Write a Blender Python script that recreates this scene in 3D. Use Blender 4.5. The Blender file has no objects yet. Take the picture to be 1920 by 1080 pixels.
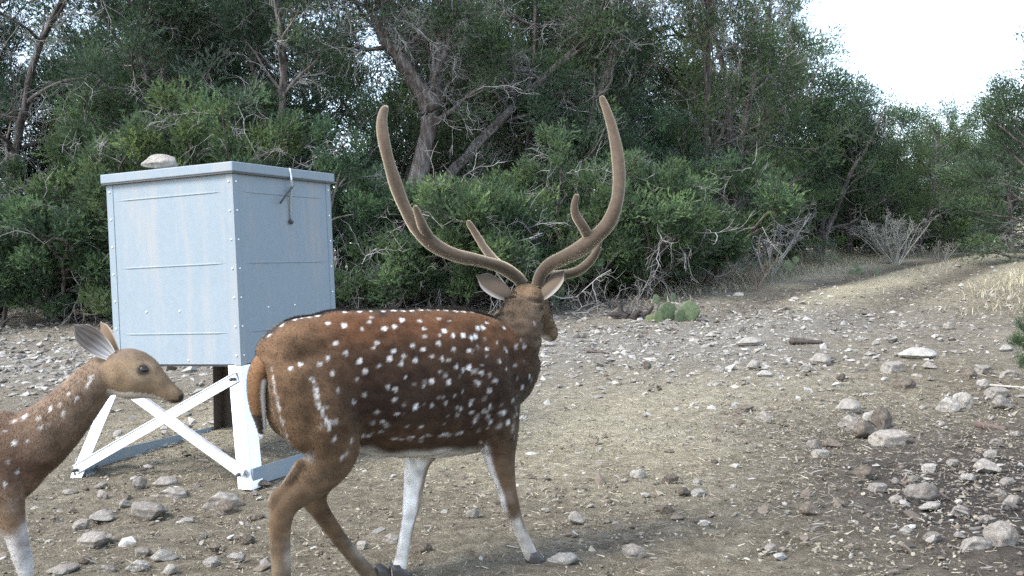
import bpy, math, random
import numpy as np
from mathutils import Vector, Matrix
from mathutils.bvhtree import BVHTree

S = bpy.context.scene
COL = S.collection
R = math.radians

# ------------------------------------------------------------------ camera
CAM_H = 1.05
FPX = 1844.0                       # focal length in pixels of the 1920 wide frame
PITCH, ROLL = R(1.03), R(-2.4)
cd = bpy.data.cameras.new('camera')
cam = bpy.data.objects.new('camera', cd); COL.objects.link(cam)
cd.sensor_width = 36.0; cd.lens = 36.0*FPX/1920.0
cd.clip_start = 0.05; cd.clip_end = 2000
CM = Matrix.Translation((0, 0, CAM_H)) @ Matrix.Rotation(math.pi/2-PITCH, 4, 'X') @ Matrix.Rotation(ROLL, 4, 'Z')
cam.matrix_world = CM
S.camera = cam
# ------------------------------------------------------------------ sky, sun, exposure
SUN_EL, SUN_AZ = R(48), R(-118)    # azimuth from +Y towards +X
W = bpy.data.worlds.new('World'); S.world = W; W.use_nodes = True
nt = W.node_tree; nt.nodes.clear()
sky = nt.nodes.new('ShaderNodeTexSky'); sky.sky_type = 'NISHITA'; sky.sun_disc = False
sky.sun_elevation = SUN_EL; sky.sun_rotation = SUN_AZ
sky.air_density = 1.0; sky.dust_density = 1.0; sky.ozone_density = 1.0
hs = nt.nodes.new('ShaderNodeHueSaturation'); hs.inputs['Saturation'].default_value = 0.74
bgn = nt.nodes.new('ShaderNodeBackground'); bgn.inputs['Strength'].default_value = 0.15
wo = nt.nodes.new('ShaderNodeOutputWorld')
nt.links.new(sky.outputs[0], hs.inputs['Color']); nt.links.new(hs.outputs[0], bgn.inputs[0]); nt.links.new(bgn.outputs[0], wo.inputs[0])
sl = bpy.data.lights.new('sun', 'SUN'); sl.energy = 1.5; sl.angle = R(22); sl.color = (1.0, 0.975, 0.94)
sun = bpy.data.objects.new('sun', sl); COL.objects.link(sun)
sdir = Vector((math.sin(SUN_AZ)*math.cos(SUN_EL), math.cos(SUN_AZ)*math.cos(SUN_EL), math.sin(SUN_EL)))
sun.rotation_euler = sdir.to_track_quat('Z', 'Y').to_euler()
sun.location = sdir*30
S.view_settings.view_transform = 'Standard'; S.view_settings.look = 'None'
S.view_settings.exposure = 2.0; S.view_settings.gamma = 1.0
S.view_settings.use_curve_mapping = False
S.cycles.max_bounces = 6; S.cycles.diffuse_bounces = 3; S.cycles.glossy_bounces = 2
S.cycles.transmission_bounces = 3; S.cycles.transparent_max_bounces = 4
S.cycles.use_denoising = False

# ------------------------------------------------------------------ helpers
def vnoise(x, y, seed=0):
    x = np.asarray(x, float); y = np.asarray(y, float)
    xi = np.floor(x).astype(np.int64); yi = np.floor(y).astype(np.int64)
    fx = x-xi; fy = y-yi; fx = fx*fx*(3-2*fx); fy = fy*fy*(3-2*fy)
    def h(a, b):
        n = (a*374761393 + b*668265263 + seed*1274126177) & 0x7fffffff
        n = ((n ^ (n >> 13))*1274126177) & 0x7fffffff
        return ((n ^ (n >> 16)) & 0xffff)/65535.0
    return (h(xi, yi)*(1-fx)+h(xi+1, yi)*fx)*(1-fy)+(h(xi, yi+1)*(1-fx)+h(xi+1, yi+1)*fx)*fy
def fbm(x, y, seed=0, oct=4):
    s = 0; a = 0.5
    for i in range(oct):
        s = s+a*(vnoise(np.asarray(x)*2**i, np.asarray(y)*2**i, seed+i*17)-0.5)*2; a *= 0.5
    return s

KY = np.array([-60, 0, 4.6, 6, 8, 10, 12, 15, 18, 22, 30, 60, 150, 400.])
KZ = np.array([0, 0, 0, .06, .25, .47, .66, .84, .965, 1.06, 1.2, 2.0, 5.0, 12.])
def ramp(y):
    y = np.asarray(y, float); s = 0
    for o, w in ((-.8, .2), (-.4, .2), (0, .2), (.4, .2), (.8, .2)): s = s+w*np.interp(y+o, KY, KZ)
    return s
def track_c(y):      # centre line of the two-rut track on the right
    return np.interp(np.asarray(y, float), [4, 7, 9, 12, 16, 20, 26, 40], [.8, 1.3, 2.2, 4.2, 7.1, 10.2, 15, 24])
def terrain(x, y):
    x = np.asarray(x, float); y = np.asarray(y, float)
    far = np.clip((y-4)/6, 0, 1)
    z = ramp(y)+0.05*fbm(x*.35, y*.35, 3, 3)*far
    d = x-track_c(y)
    rut = np.exp(-((np.abs(d)-.8)/.33)**2)
    z = z-0.05*rut*np.clip((y-7)/4, 0, 1)
    return z
def tz(x, y): return float(terrain(np.array([x]), np.array([y]))[0])
C3 = CM.to_3x3(); CO = Vector((0, 0, CAM_H))
def ray(px, py): return (C3 @ Vector(((px-960)/FPX, -(py-540)/FPX, -1))).normalized()
def at(px, py, Y):
    d = ray(px, py); return CO+d*(Y/d.y)
TT = np.concatenate([np.geomspace(1.5, 120, 1500)])
def gnd(px, py):
    d = ray(px, py); P = np.array(CO)[None]+TT[:, None]*np.array(d)[None]
    e = P[:, 2]-terrain(P[:, 0], P[:, 1]); w = np.nonzero(e <= 0)[0]
    if not len(w): return CO+d*120
    i = max(w[0], 1); k = e[i-1]/(e[i-1]-e[i]+1e-9)
    return CO+d*float(TT[i-1]+(TT[i]-TT[i-1])*k)
def col_x(px, Y, py=500): return at(px, py, Y).x

def mk_mesh(name, verts, faces, cols=None, smooth=True, normals=None):
    """faces: list of (n,k) int arrays"""
    if isinstance(faces, np.ndarray): faces = [faces]
    faces = [f for f in faces if len(f)]
    me = bpy.data.meshes.new(name)
    verts = np.asarray(verts, np.float32)
    me.vertices.add(len(verts)); me.vertices.foreach_set('co', verts.ravel())
    loops = np.concatenate([f.ravel() for f in faces]).astype(np.int32)
    tot = np.concatenate([np.full(len(f), f.shape[1], np.int32) for f in faces])
    st = np.concatenate([[0], np.cumsum(tot)[:-1]]).astype(np.int32)
    me.loops.add(len(loops)); me.loops.foreach_set('vertex_index', loops)
    me.polygons.add(len(tot)); me.polygons.foreach_set('loop_start', st); me.polygons.foreach_set('loop_total', tot)
    me.polygons.foreach_set('use_smooth', np.full(len(tot), smooth))
    if cols is not None:
        a = me.color_attributes.new('tone', 'FLOAT_COLOR', 'POINT')
        c = np.ones((len(verts), 4), np.float32); c[:, :3] = cols
        a.data.foreach_set('color', c.ravel())
    me.update(calc_edges=True)
    if normals is not None:
        me.normals_split_custom_set_from_vertices([tuple(n) for n in normals])
    return me
def link(name, me, mat=None, parent=None, **props):
    o = bpy.data.objects.new(name, me)
    COL.objects.link(o)
    if mat is not None and me is not None and not me.materials: me.materials.append(mat)
    if parent is not None: o.parent = parent
    for k, v in props.items(): o[k] = v
    return o
class MB:
    """collects tubes / boxes / raw pieces into one mesh"""
    def __init__(s): s.v = []; s.f = {3: [], 4: []}; s.c = []; s.n = 0
    def add(s, v, f, c=None):
        v = np.asarray(v, float); f = np.asarray(f, int)
        s.v.append(v); s.f[f.shape[1]].append(f+s.n); s.n += len(v)
        s.c.append(np.broadcast_to(np.asarray(c if c is not None else (1, 1, 1), float), (len(v), 3)))
    def tube(s, pts, r, sides=6, c=None, cap=True, rough=0, rng=None):
        pts = np.asarray(pts, float); n = len(pts)
        r = np.broadcast_to(np.asarray(r, float), (n,))
        t = np.gradient(pts, axis=0); t /= np.linalg.norm(t, axis=1, keepdims=True)+1e-9
        ref = np.array([.37, .91, .17]) if abs(t[0, 1]) < .8 else np.array([.93, .1, .3])
        a = np.cross(t, ref); a /= np.linalg.norm(a, axis=1, keepdims=True)+1e-9
        b = np.cross(t, a)
        th = np.arange(sides)*2*math.pi/sides
        rr = r[:, None]*np.ones((1, sides))
        if rough and rng is not None: rr = rr*(1+rough*(rng.random((1, sides))-.5)*1.4+rough*(rng.random((n, sides))-.5)*.8)
        v = pts[:, None, :]+(a[:, None, :]*np.cos(th)[None, :, None]+b[:, None, :]*np.sin(th)[None, :, None])*rr[:, :, None]
        i = np.arange(n-1)[:, None]*sides; j = np.arange(sides)[None, :]; j2 = (j+1) % sides
        f = np.stack([i+j, i+j2, i+sides+j2, i+sides+j], -1).reshape(-1, 4)
        v = v.reshape(-1, 3)
        if cap:
            v = np.vstack([v, pts[:1], pts[-1:]]); k = n*sides
            jj = np.arange(sides); f3 = np.vstack([np.stack([(jj+1) % sides, jj, np.full(sides, k)], 1),
                                                   np.stack([(n-1)*sides+jj, (n-1)*sides+(jj+1) % sides, np.full(sides, k+1)], 1)])
            base = s.n; s.add(v, f, c); s.f[3].append(f3+base)
        else: s.add(v, f, c)
    def box(s, o, ax, ay, az, c=None):
        """box from corner o spanned by three edge vectors"""
        o = np.array(o, float); ax, ay, az = (np.array(q, float) for q in (ax, ay, az))
        v = [o+i*ax+j*ay+k*az for k in (0, 1) for j in (0, 1) for i in (0, 1)]
        f = [(0, 2, 3, 1), (4, 5, 7, 6), (0, 1, 5, 4), (2, 6, 7, 3), (0, 4, 6, 2), (1, 3, 7, 5)]
        if np.dot(np.cross(ax, ay), az) < 0: f = [q[::-1] for q in f]
        s.add(v, f, c)
    def mesh(s, name, smooth=True):
        fs = [np.vstack(s.f[k]) for k in (3, 4) if s.f[k]]
        return mk_mesh(name, np.vstack(s.v), fs, np.vstack(s.c), smooth)
def bevel(o, w=.004, seg=2):
    m = o.modifiers.new('bevel', 'BEVEL'); m.width = w; m.segments = seg; m.limit_method = 'ANGLE'; m.angle_limit = R(40)

# ------------------------------------------------------------------ materials
class NT:
    def __init__(s, name):
        s.m = bpy.data.materials.new(name); s.m.use_nodes = True; s.t = s.m.node_tree
        s.b = s.t.nodes['Principled BSDF']; s.out = s.t.nodes['Material Output']
    def n(s, typ, **kw):
        q = s.t.nodes.new('ShaderNode'+typ)
        for k, v in kw.items():
            if hasattr(q, k): setattr(q, k, v)
            else: q.inputs[k.replace('_', ' ')].default_value = v
        return q
    def l(s, a, b): s.t.links.new(a, b)
    def noise(s, scale, detail=4, rough=.55, vec=None, w=None):
        q = s.n('TexNoise'); q.inputs['Scale'].default_value = scale; q.inputs['Detail'].default_value = detail; q.inputs['Roughness'].default_value = rough
        if vec is not None: s.l(vec, q.inputs['Vector'])
        return q.outputs['Fac']
    def rampc(s, fac, stops):
        q = s.n('ValToRGB'); e = q.color_ramp.elements
        while len(e) < len(stops): e.new(.5)
        for k, (p, c) in enumerate(stops): e[k].position = p; e[k].color = (*c, 1) if len(c) == 3 else c
        s.l(fac, q.inputs[0]); return q.outputs[0]
    def mix(s, fac, a, b, typ='MIX'):
        q = s.n('MixRGB', blend_type=typ)
        for v, i in ((fac, 0), (a, 1), (b, 2)):
            if isinstance(v, (int, float)): q.inputs[i].default_value = v
            elif isinstance(v, tuple): q.inputs[i].default_value = (*v, 1)
            else: s.l(v, q.inputs[i])
        return q.outputs[0]
    def bump(s, h, strength=.5, dist=.01):
        q = s.n('Bump'); q.inputs['Strength'].default_value = strength; q.inputs['Distance'].default_value = dist
        s.l(h, q.inputs['Height']); s.l(q.outputs[0], s.b.inputs['Normal'])
    def obj(s, scale=None):
        q = s.n('TexCoord'); v = q.outputs['Object']
        if scale:
            m = s.n('Mapping'); m.inputs['Scale'].default_value = scale; s.l(v, m.inputs[0]); v = m.outputs[0]
        return v
    def attr(s, name='tone'):
        q = s.n('Attribute'); q.attribute_name = name; return q.outputs['Color']
    def rand(s): return s.n('ObjectInfo').outputs['Random']

def m_ground():
    t = NT('ground'); tone = t.attr()
    v = t.obj()
    n1 = t.noise(1.3, 5, .6, v); n2 = t.noise(14, 6, .7, v); n3 = t.noise(85, 4, .7, v)
    soil = t.rampc(n2, [(.27, (.105, .086, .057)), (.5, (.218, .185, .13)), (.76, (.37, .328, .24))])
    straw = t.rampc(n2, [(.27, (.22, .185, .115)), (.52, (.45, .4, .275)), (.76, (.64, .59, .44))])
    sep = t.n('SeparateColor'); t.l(tone, sep.inputs[0])
    a = t.n('Math', operation='ADD'); t.l(sep.outputs[0], a.inputs[0])
    k = t.n('Math', operation='MULTIPLY_ADD'); t.l(n1, k.inputs[0]); k.inputs[1].default_value = .9; k.inputs[2].default_value = -.45
    t.l(k.outputs[0], a.inputs[1]); a.use_clamp = True
    c = t.mix(a.outputs[0], soil, straw)
    pale = t.rampc(n2, [(.3, (.22, .2, .165)), (.75, (.42, .395, .345))])
    c = t.mix(sep.outputs[1], c, pale)
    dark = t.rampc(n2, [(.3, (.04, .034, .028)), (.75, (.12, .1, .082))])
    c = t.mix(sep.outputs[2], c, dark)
    c = t.mix(.75, c, t.rampc(n3, [(.32, (.42, .41, .39)), (.62, (1.08, 1.08, 1.08))]), 'MULTIPLY')
    t.l(c, t.b.inputs['Base Color']); t.b.inputs['Roughness'].default_value = .95
    t.b.inputs['Specular IOR Level'].default_value = .15
    h = t.n('Math', operation='ADD'); t.l(n2, h.inputs[0]); t.l(n3, h.inputs[1])
    t.bump(h.outputs[0], 1.0, .035)
    return t.m
def m_stone(name, lo, mid, hi, moss=.3):
    t = NT(name); v = t.obj(); r = t.rand()
    n = t.noise(9, 6, .65, v); n2 = t.noise(40, 5, .7, v); n3 = t.noise(3.2, 3, .5, v)
    c = t.rampc(n, [(.28, lo), (.5, mid), (.72, hi)])
    c = t.mix(t.rampc(n3, [(.5, (0, 0, 0)), (.68, (moss, moss, moss))]), c, (.16, .13, .1))
    c = t.mix(.5, c, t.rampc(n2, [(.3, (.5, .49, .47)), (.65, (1, 1, 1))]), 'MULTIPLY')
    c = t.mix(.7, c, t.rampc(r, [(0, (.62, .6, .57)), (.5, (.9, .88, .86)), (1, (1.12, 1.1, 1.06))]), 'MULTIPLY')
    t.l(c, t.b.inputs['Base Color']); t.b.inputs['Roughness'].default_value = .9; t.b.inputs['Specular IOR Level'].default_value = .25
    h = t.n('Math', operation='ADD'); t.l(n, h.inputs[0]); t.l(n2, h.inputs[1]); t.bump(h.outputs[0], .7, .012)
    return t.m
def m_tone(name, rough=.9, spec=.2, trans=0, nscale=0, sheen=0):
    t = NT(name); c = t.attr()
    if nscale:
        n = t.noise(nscale, 4, .6, t.obj())
        c = t.mix(.6, c, t.rampc(n, [(.3, (.6, .6, .6)), (.7, (1.15, 1.15, 1.15))]), 'MULTIPLY')
    t.l(c, t.b.inputs['Base Color']); t.b.inputs['Roughness'].default_value = rough; t.b.inputs['Specular IOR Level'].default_value = spec
    if sheen:
        t.b.inputs['Sheen Weight'].default_value = sheen; t.b.inputs['Sheen Tint'].default_value = (1, .86, .62, 1); t.b.inputs['Sheen Roughness'].default_value = .45
    if trans:
        tr = t.n('BsdfTranslucent'); t.l(c, tr.inputs[0]); mx = t.n('MixShader'); mx.inputs[0].default_value = trans
        t.l(t.b.outputs[0], mx.inputs[1]); t.l(tr.outputs[0], mx.inputs[2]); t.l(mx.outputs[0], t.out.inputs[0])
    return t.m
def m_leaf(name):
    t = NT(name); c = t.attr(); r = t.rand()
    c = t.mix(1.0, c, t.rampc(r, [(0, (.78, .86, .95)), (.5, (1, 1, 1)), (1, (1.18, 1.1, .9))]), 'MULTIPLY')
    t.l(c, t.b.inputs['Base Color']); t.b.inputs['Roughness'].default_value = .7; t.b.inputs['Specular IOR Level'].default_value = .15
    tr = t.n('BsdfTranslucent'); t.l(c, tr.inputs[0]); mx = t.n('MixShader'); mx.inputs[0].default_value = .33
    t.l(t.b.outputs[0], mx.inputs[1]); t.l(tr.outputs[0], mx.inputs[2]); t.l(mx.outputs[0], t.out.inputs[0])
    return t.m
def m_bark():
    t = NT('bark'); v = t.obj((9, 9, 1.2))
    n = t.noise(3.2, 6, .7, v); n2 = t.noise(1.1, 3, .6, t.obj())
    c = t.rampc(n, [(.3, (.04, .034, .031)), (.48, (.115, .1, .09)), (.66, (.27, .252, .238))])
    c = t.mix(t.rampc(n2, [(.4, (0, 0, 0)), (.7, (.5, .5, .5))]), c, (.07, .045, .035))
    t.l(c, t.b.inputs['Base Color']); t.b.inputs['Roughness'].default_value = .95; t.b.inputs['Specular IOR Level'].default_value = .1
    t.bump(n, 1.0, .03); return t.m
def m_galv(name, base, rough, stain=.3, metal=.35):
    t = NT(name); v = t.obj()
    n = t.noise(38, 3, .5, v); n2 = t.noise(1.6, 4, .6, t.obj((6, 6, .7))); n3 = t.noise(150, 2, .5, v)
    c = t.rampc(n, [(.3, tuple(x*.95 for x in base)), (.7, tuple(min(1, x*1.03) for x in base))])
    c = t.mix(t.rampc(n2, [(.52, (0, 0, 0)), (.75, (stain, stain, stain))]), c, (.34, .31, .28))
    t.l(c, t.b.inputs['Base Color']); t.b.inputs['Metallic'].default_value = metal
    t.b.inputs['Specular IOR Level'].default_value = .12 if metal == 0 else .5
    q = t.rampc(n, [(.3, (rough-.07,)*3), (.7, (rough+.08,)*3)]); t.l(q, t.b.inputs['Roughness'])
    w = t.n('Math', operation='MULTIPLY_ADD'); t.l(t.noise(2.6, 2, .5, v), w.inputs[0]); w.inputs[1].default_value = 12; t.l(n3, w.inputs[2]); t.bump(w.outputs[0], .25, .002); return t.m
def m_cactus():
    t = NT('cactus_skin'); c = t.attr(); vo = t.n('TexVoronoi'); vo.inputs['Scale'].default_value = 9; t.l(t.obj((1, .4, 1)), vo.inputs['Vector'])
    n = t.noise(5, 5, .6, t.obj())
    c = t.mix(.7, c, t.rampc(n, [(.3, (.6, .6, .6)), (.7, (1.3, 1.25, 1.1))]), 'MULTIPLY')
    c = t.mix(t.rampc(vo.outputs['Distance'], [(.1, (.8, .8, .8)), (.22, (0, 0, 0))]), c, (.3, .26, .17))
    t.l(c, t.b.inputs['Base Color']); t.b.inputs['Roughness'].default_value = .55; t.b.inputs['Specular IOR Level'].default_value = .35
    t.bump(n, .4, .02); return t.m
def m_plain(name, c, rough=.5, metal=0, spec=.5):
    t = NT(name); n = t.noise(30, 4, .6, t.obj())
    t.l(t.mix(.4, c, t.rampc(n, [(.3, (.7, .7, .7)), (.7, (1.1, 1.1, 1.1))]), 'MULTIPLY'), t.b.inputs['Base Color'])
    t.b.inputs['Roughness'].default_value = rough; t.b.inputs['Metallic'].default_value = metal; t.b.inputs['Specular IOR Level'].default_value = spec
    return t.m
M = dict(ground=m_ground(), stone=m_stone('pale_limestone', (.22, .202, .175), (.355, .335, .3), (.51, .49, .455)),
         brown=m_stone('brown_stone', (.08, .065, .05), (.15, .125, .1), (.26, .225, .185)),
         grey=m_stone('grey_stone', (.16, .14, .12), (.28, .255, .225), (.42, .395, .36)),
         chip=m_tone('stone_chips', .9, .2, 0, 60), litter=m_tone('dry_litter', .85, .2, .15), leaf=m_leaf('juniper_leaf'),
         twig=m_tone('dead_wood', .9, .15, 0, 25), bark=m_bark(), galv=m_galv('galvanised_sheet', (.228, .27, .298), .8, .6, 0.0),
         galvleg=m_galv('galvanised_angle', (.74, .77, .8), .4, .12, .6), dark=m_plain('dark_steel', (.05, .05, .05), .6),
         cactus=m_cactus(), coat=m_tone('coat', .8, .12, 0, 0, .15), velvet=m_tone('antler_velvet', .9, .1, 0, 45, 1.0),
         eye=m_plain('eye', (.012, .009, .007), .08), brownleg=m_plain('brown_steel', (.06, .045, .036), .85), hoof=m_plain('hoof', (.045, .038, .034), .5), strap=m_plain('rubber_strap', (.3, .29, .25), .7))

# ------------------------------------------------------------------ ground
def zone(x, y):
    """straw, pale, dark weights over the ground"""
    x = np.asarray(x, float); y = np.asarray(y, float)
    nz = fbm(x*.7, y*.7, 11, 4)
    straw = np.exp(-(((x-1.0)/1.7)**2+((y-6.1)/1.45)**2))*1.05
    straw = np.maximum(straw, .75*np.exp(-(((x+1.9)/.9)**2+((y-6.6)/1.0)**2)))
    d = np.abs(x-track_c(y))
    verge = np.exp(-(d/.38)**2)*np.clip((y-9)/4, 0, 1)+np.clip((d-1.3)/.8, 0, 1)*np.clip((y-11)/3, 0, 1)+np.clip((y-10)/2.5, 0, 1)*.8*np.clip((x-2)/1.2, 0, 1)*np.clip(1-(np.abs(x-track_c(y))-2.6)/1., 0, 1)
    rutm = np.exp(-((d-.8)/.36)**2)*np.clip((y-8.5)/3, 0, 1)*(y < 26)
    straw = np.clip(np.maximum(straw, np.clip(verge, 0, 1))*(1-.85*rutm)+nz*.35, 0, 1)
    pale = np.exp(-((y-9.2)/1.7)**2)*np.clip(1-(x-2.0)/3.5, 0, 1)
    pale = np.clip(pale*.85+nz*.4, 0, 1)
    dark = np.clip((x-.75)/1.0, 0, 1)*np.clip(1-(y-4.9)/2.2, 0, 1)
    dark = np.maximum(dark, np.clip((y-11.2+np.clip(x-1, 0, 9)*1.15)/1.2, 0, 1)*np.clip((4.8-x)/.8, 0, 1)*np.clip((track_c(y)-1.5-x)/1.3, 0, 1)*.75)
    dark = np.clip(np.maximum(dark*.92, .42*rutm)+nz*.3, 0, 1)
    return straw, pale, dark
ys = np.concatenate([[-60, -20, -6, -1, .6], np.geomspace(1.4, 26, 300), [28, 31, 35, 40, 50, 65, 90, 130, 200, 320, 400]])
u = np.linspace(-1, 1, 280)
xs = np.concatenate([[-400, -150, -60, -30, -17], np.sinh(u*2.2)/math.sinh(2.2)*13, [17, 30, 60, 150, 400]])
gx, gy = np.meshgrid(xs, ys)
gz = terrain(gx, gy)
near = np.clip(1-(gy-14)/8, 0, 1)*np.clip((gy-.5), 0, 1)
gz = gz+near*(.012*fbm(gx*3.1, gy*3.1, 5, 3)+.024*fbm(gx*9, gy*9, 8, 3))
nx_, ny_ = len(xs), len(ys)
i = np.arange(ny_-1)[:, None]*nx_; j = np.arange(nx_-1)[None, :]
gf = np.stack([i+j, i+j+1, i+nx_+j+1, i+nx_+j], -1).reshape(-1, 4)
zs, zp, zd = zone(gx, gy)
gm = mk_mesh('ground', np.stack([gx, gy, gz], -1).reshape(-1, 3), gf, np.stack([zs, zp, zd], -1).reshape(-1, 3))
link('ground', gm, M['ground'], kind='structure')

# ------------------------------------------------------------------ stones
def ico(sub):
    import bmesh
    bm = bmesh.new(); bmesh.ops.create_icosphere(bm, subdivisions=sub, radius=1)
    v = np.array([q.co[:] for q in bm.verts]); f = np.array([[w.index for w in q.verts] for q in bm.faces]); bm.free()
    return v, f
ICO = {k: ico(k) for k in (1, 2, 4)}
def rock_mesh(name, seed, flat=.6, cuts=9, sub=4, rough=.06):
    rng = np.random.default_rng(seed); v, f = ICO[sub]; v = v.copy()
    for k in range(cuts):
        n = rng.normal(size=3); n /= np.linalg.norm(n); d = rng.uniform(.55, .85)
        e = v@n-d; v = v-np.clip(e, 0, None)[:, None]*n[None]*.93
    s = np.zeros(len(v))
    for k in range(14):
        w = rng.normal(size=3)*rng.uniform(1.5, 7); s += np.sin(v@w+rng.uniform(0, 6))*rough/(np.linalg.norm(w)**.5)
    v = v*(1+s)[:, None]*np.array([1, rng.uniform(.65, .95), flat])
    v = v/np.abs(v).max(0)*np.array([.5, .5*rng.uniform(.7, .95), .5*flat])
    return mk_mesh(name, v, f)
ROCKS = [rock_mesh('rock_a%d' % k, 100+k, f, c) for k, (f, c) in enumerate([(.6, 9), (.7, 12), (.35, 7), (.8, 8), (.5, 14), (.3, 10), (.65, 7), (.45, 9)])]
ROCK_BY = {}
def rock(px, py, w, h, mat='stone', label=None, group=None, shape=None, rz=None, dz=0, name='stone'):
    """px,py = bottom centre of the stone in the photograph, w,h = its size there"""
    p = gnd(px, py+h*.5); dist = (p-CO).length; k = dist/FPX
    rng = random.Random(int(px*7+py*13))
    shape = rng.randrange(len(ROCKS)) if shape is None else shape
    me = ROCKS[shape]
    key = (shape, mat)
    if key not in ROCK_BY:
        m2 = me.copy(); m2.materials.clear(); m2.materials.append(M[mat]); ROCK_BY[key] = m2
    o = link(name, ROCK_BY[key])
    W_ = w*k; H_ = max(h*k*1.15, W_*.22)
    hz = max(abs(v.co.z) for v in me.vertices)*2 if 'hz' not in me else me['hz']; me['hz'] = hz
    o.scale = (W_, W_*rng.uniform(.7, 1.0), H_/hz)
    o.rotation_euler = (rng.uniform(-.12, .12), rng.uniform(-.12, .12), rng.uniform(-.5, .5) if rz is None else rz)
    y0 = p.y+W_*.3
    o.location = (p.x, y0, tz(p.x, y0)+H_*.28+dz)
    o['label'] = label; o['category'] = 'stone'
    if group: o['group'] = group
    return o
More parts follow.
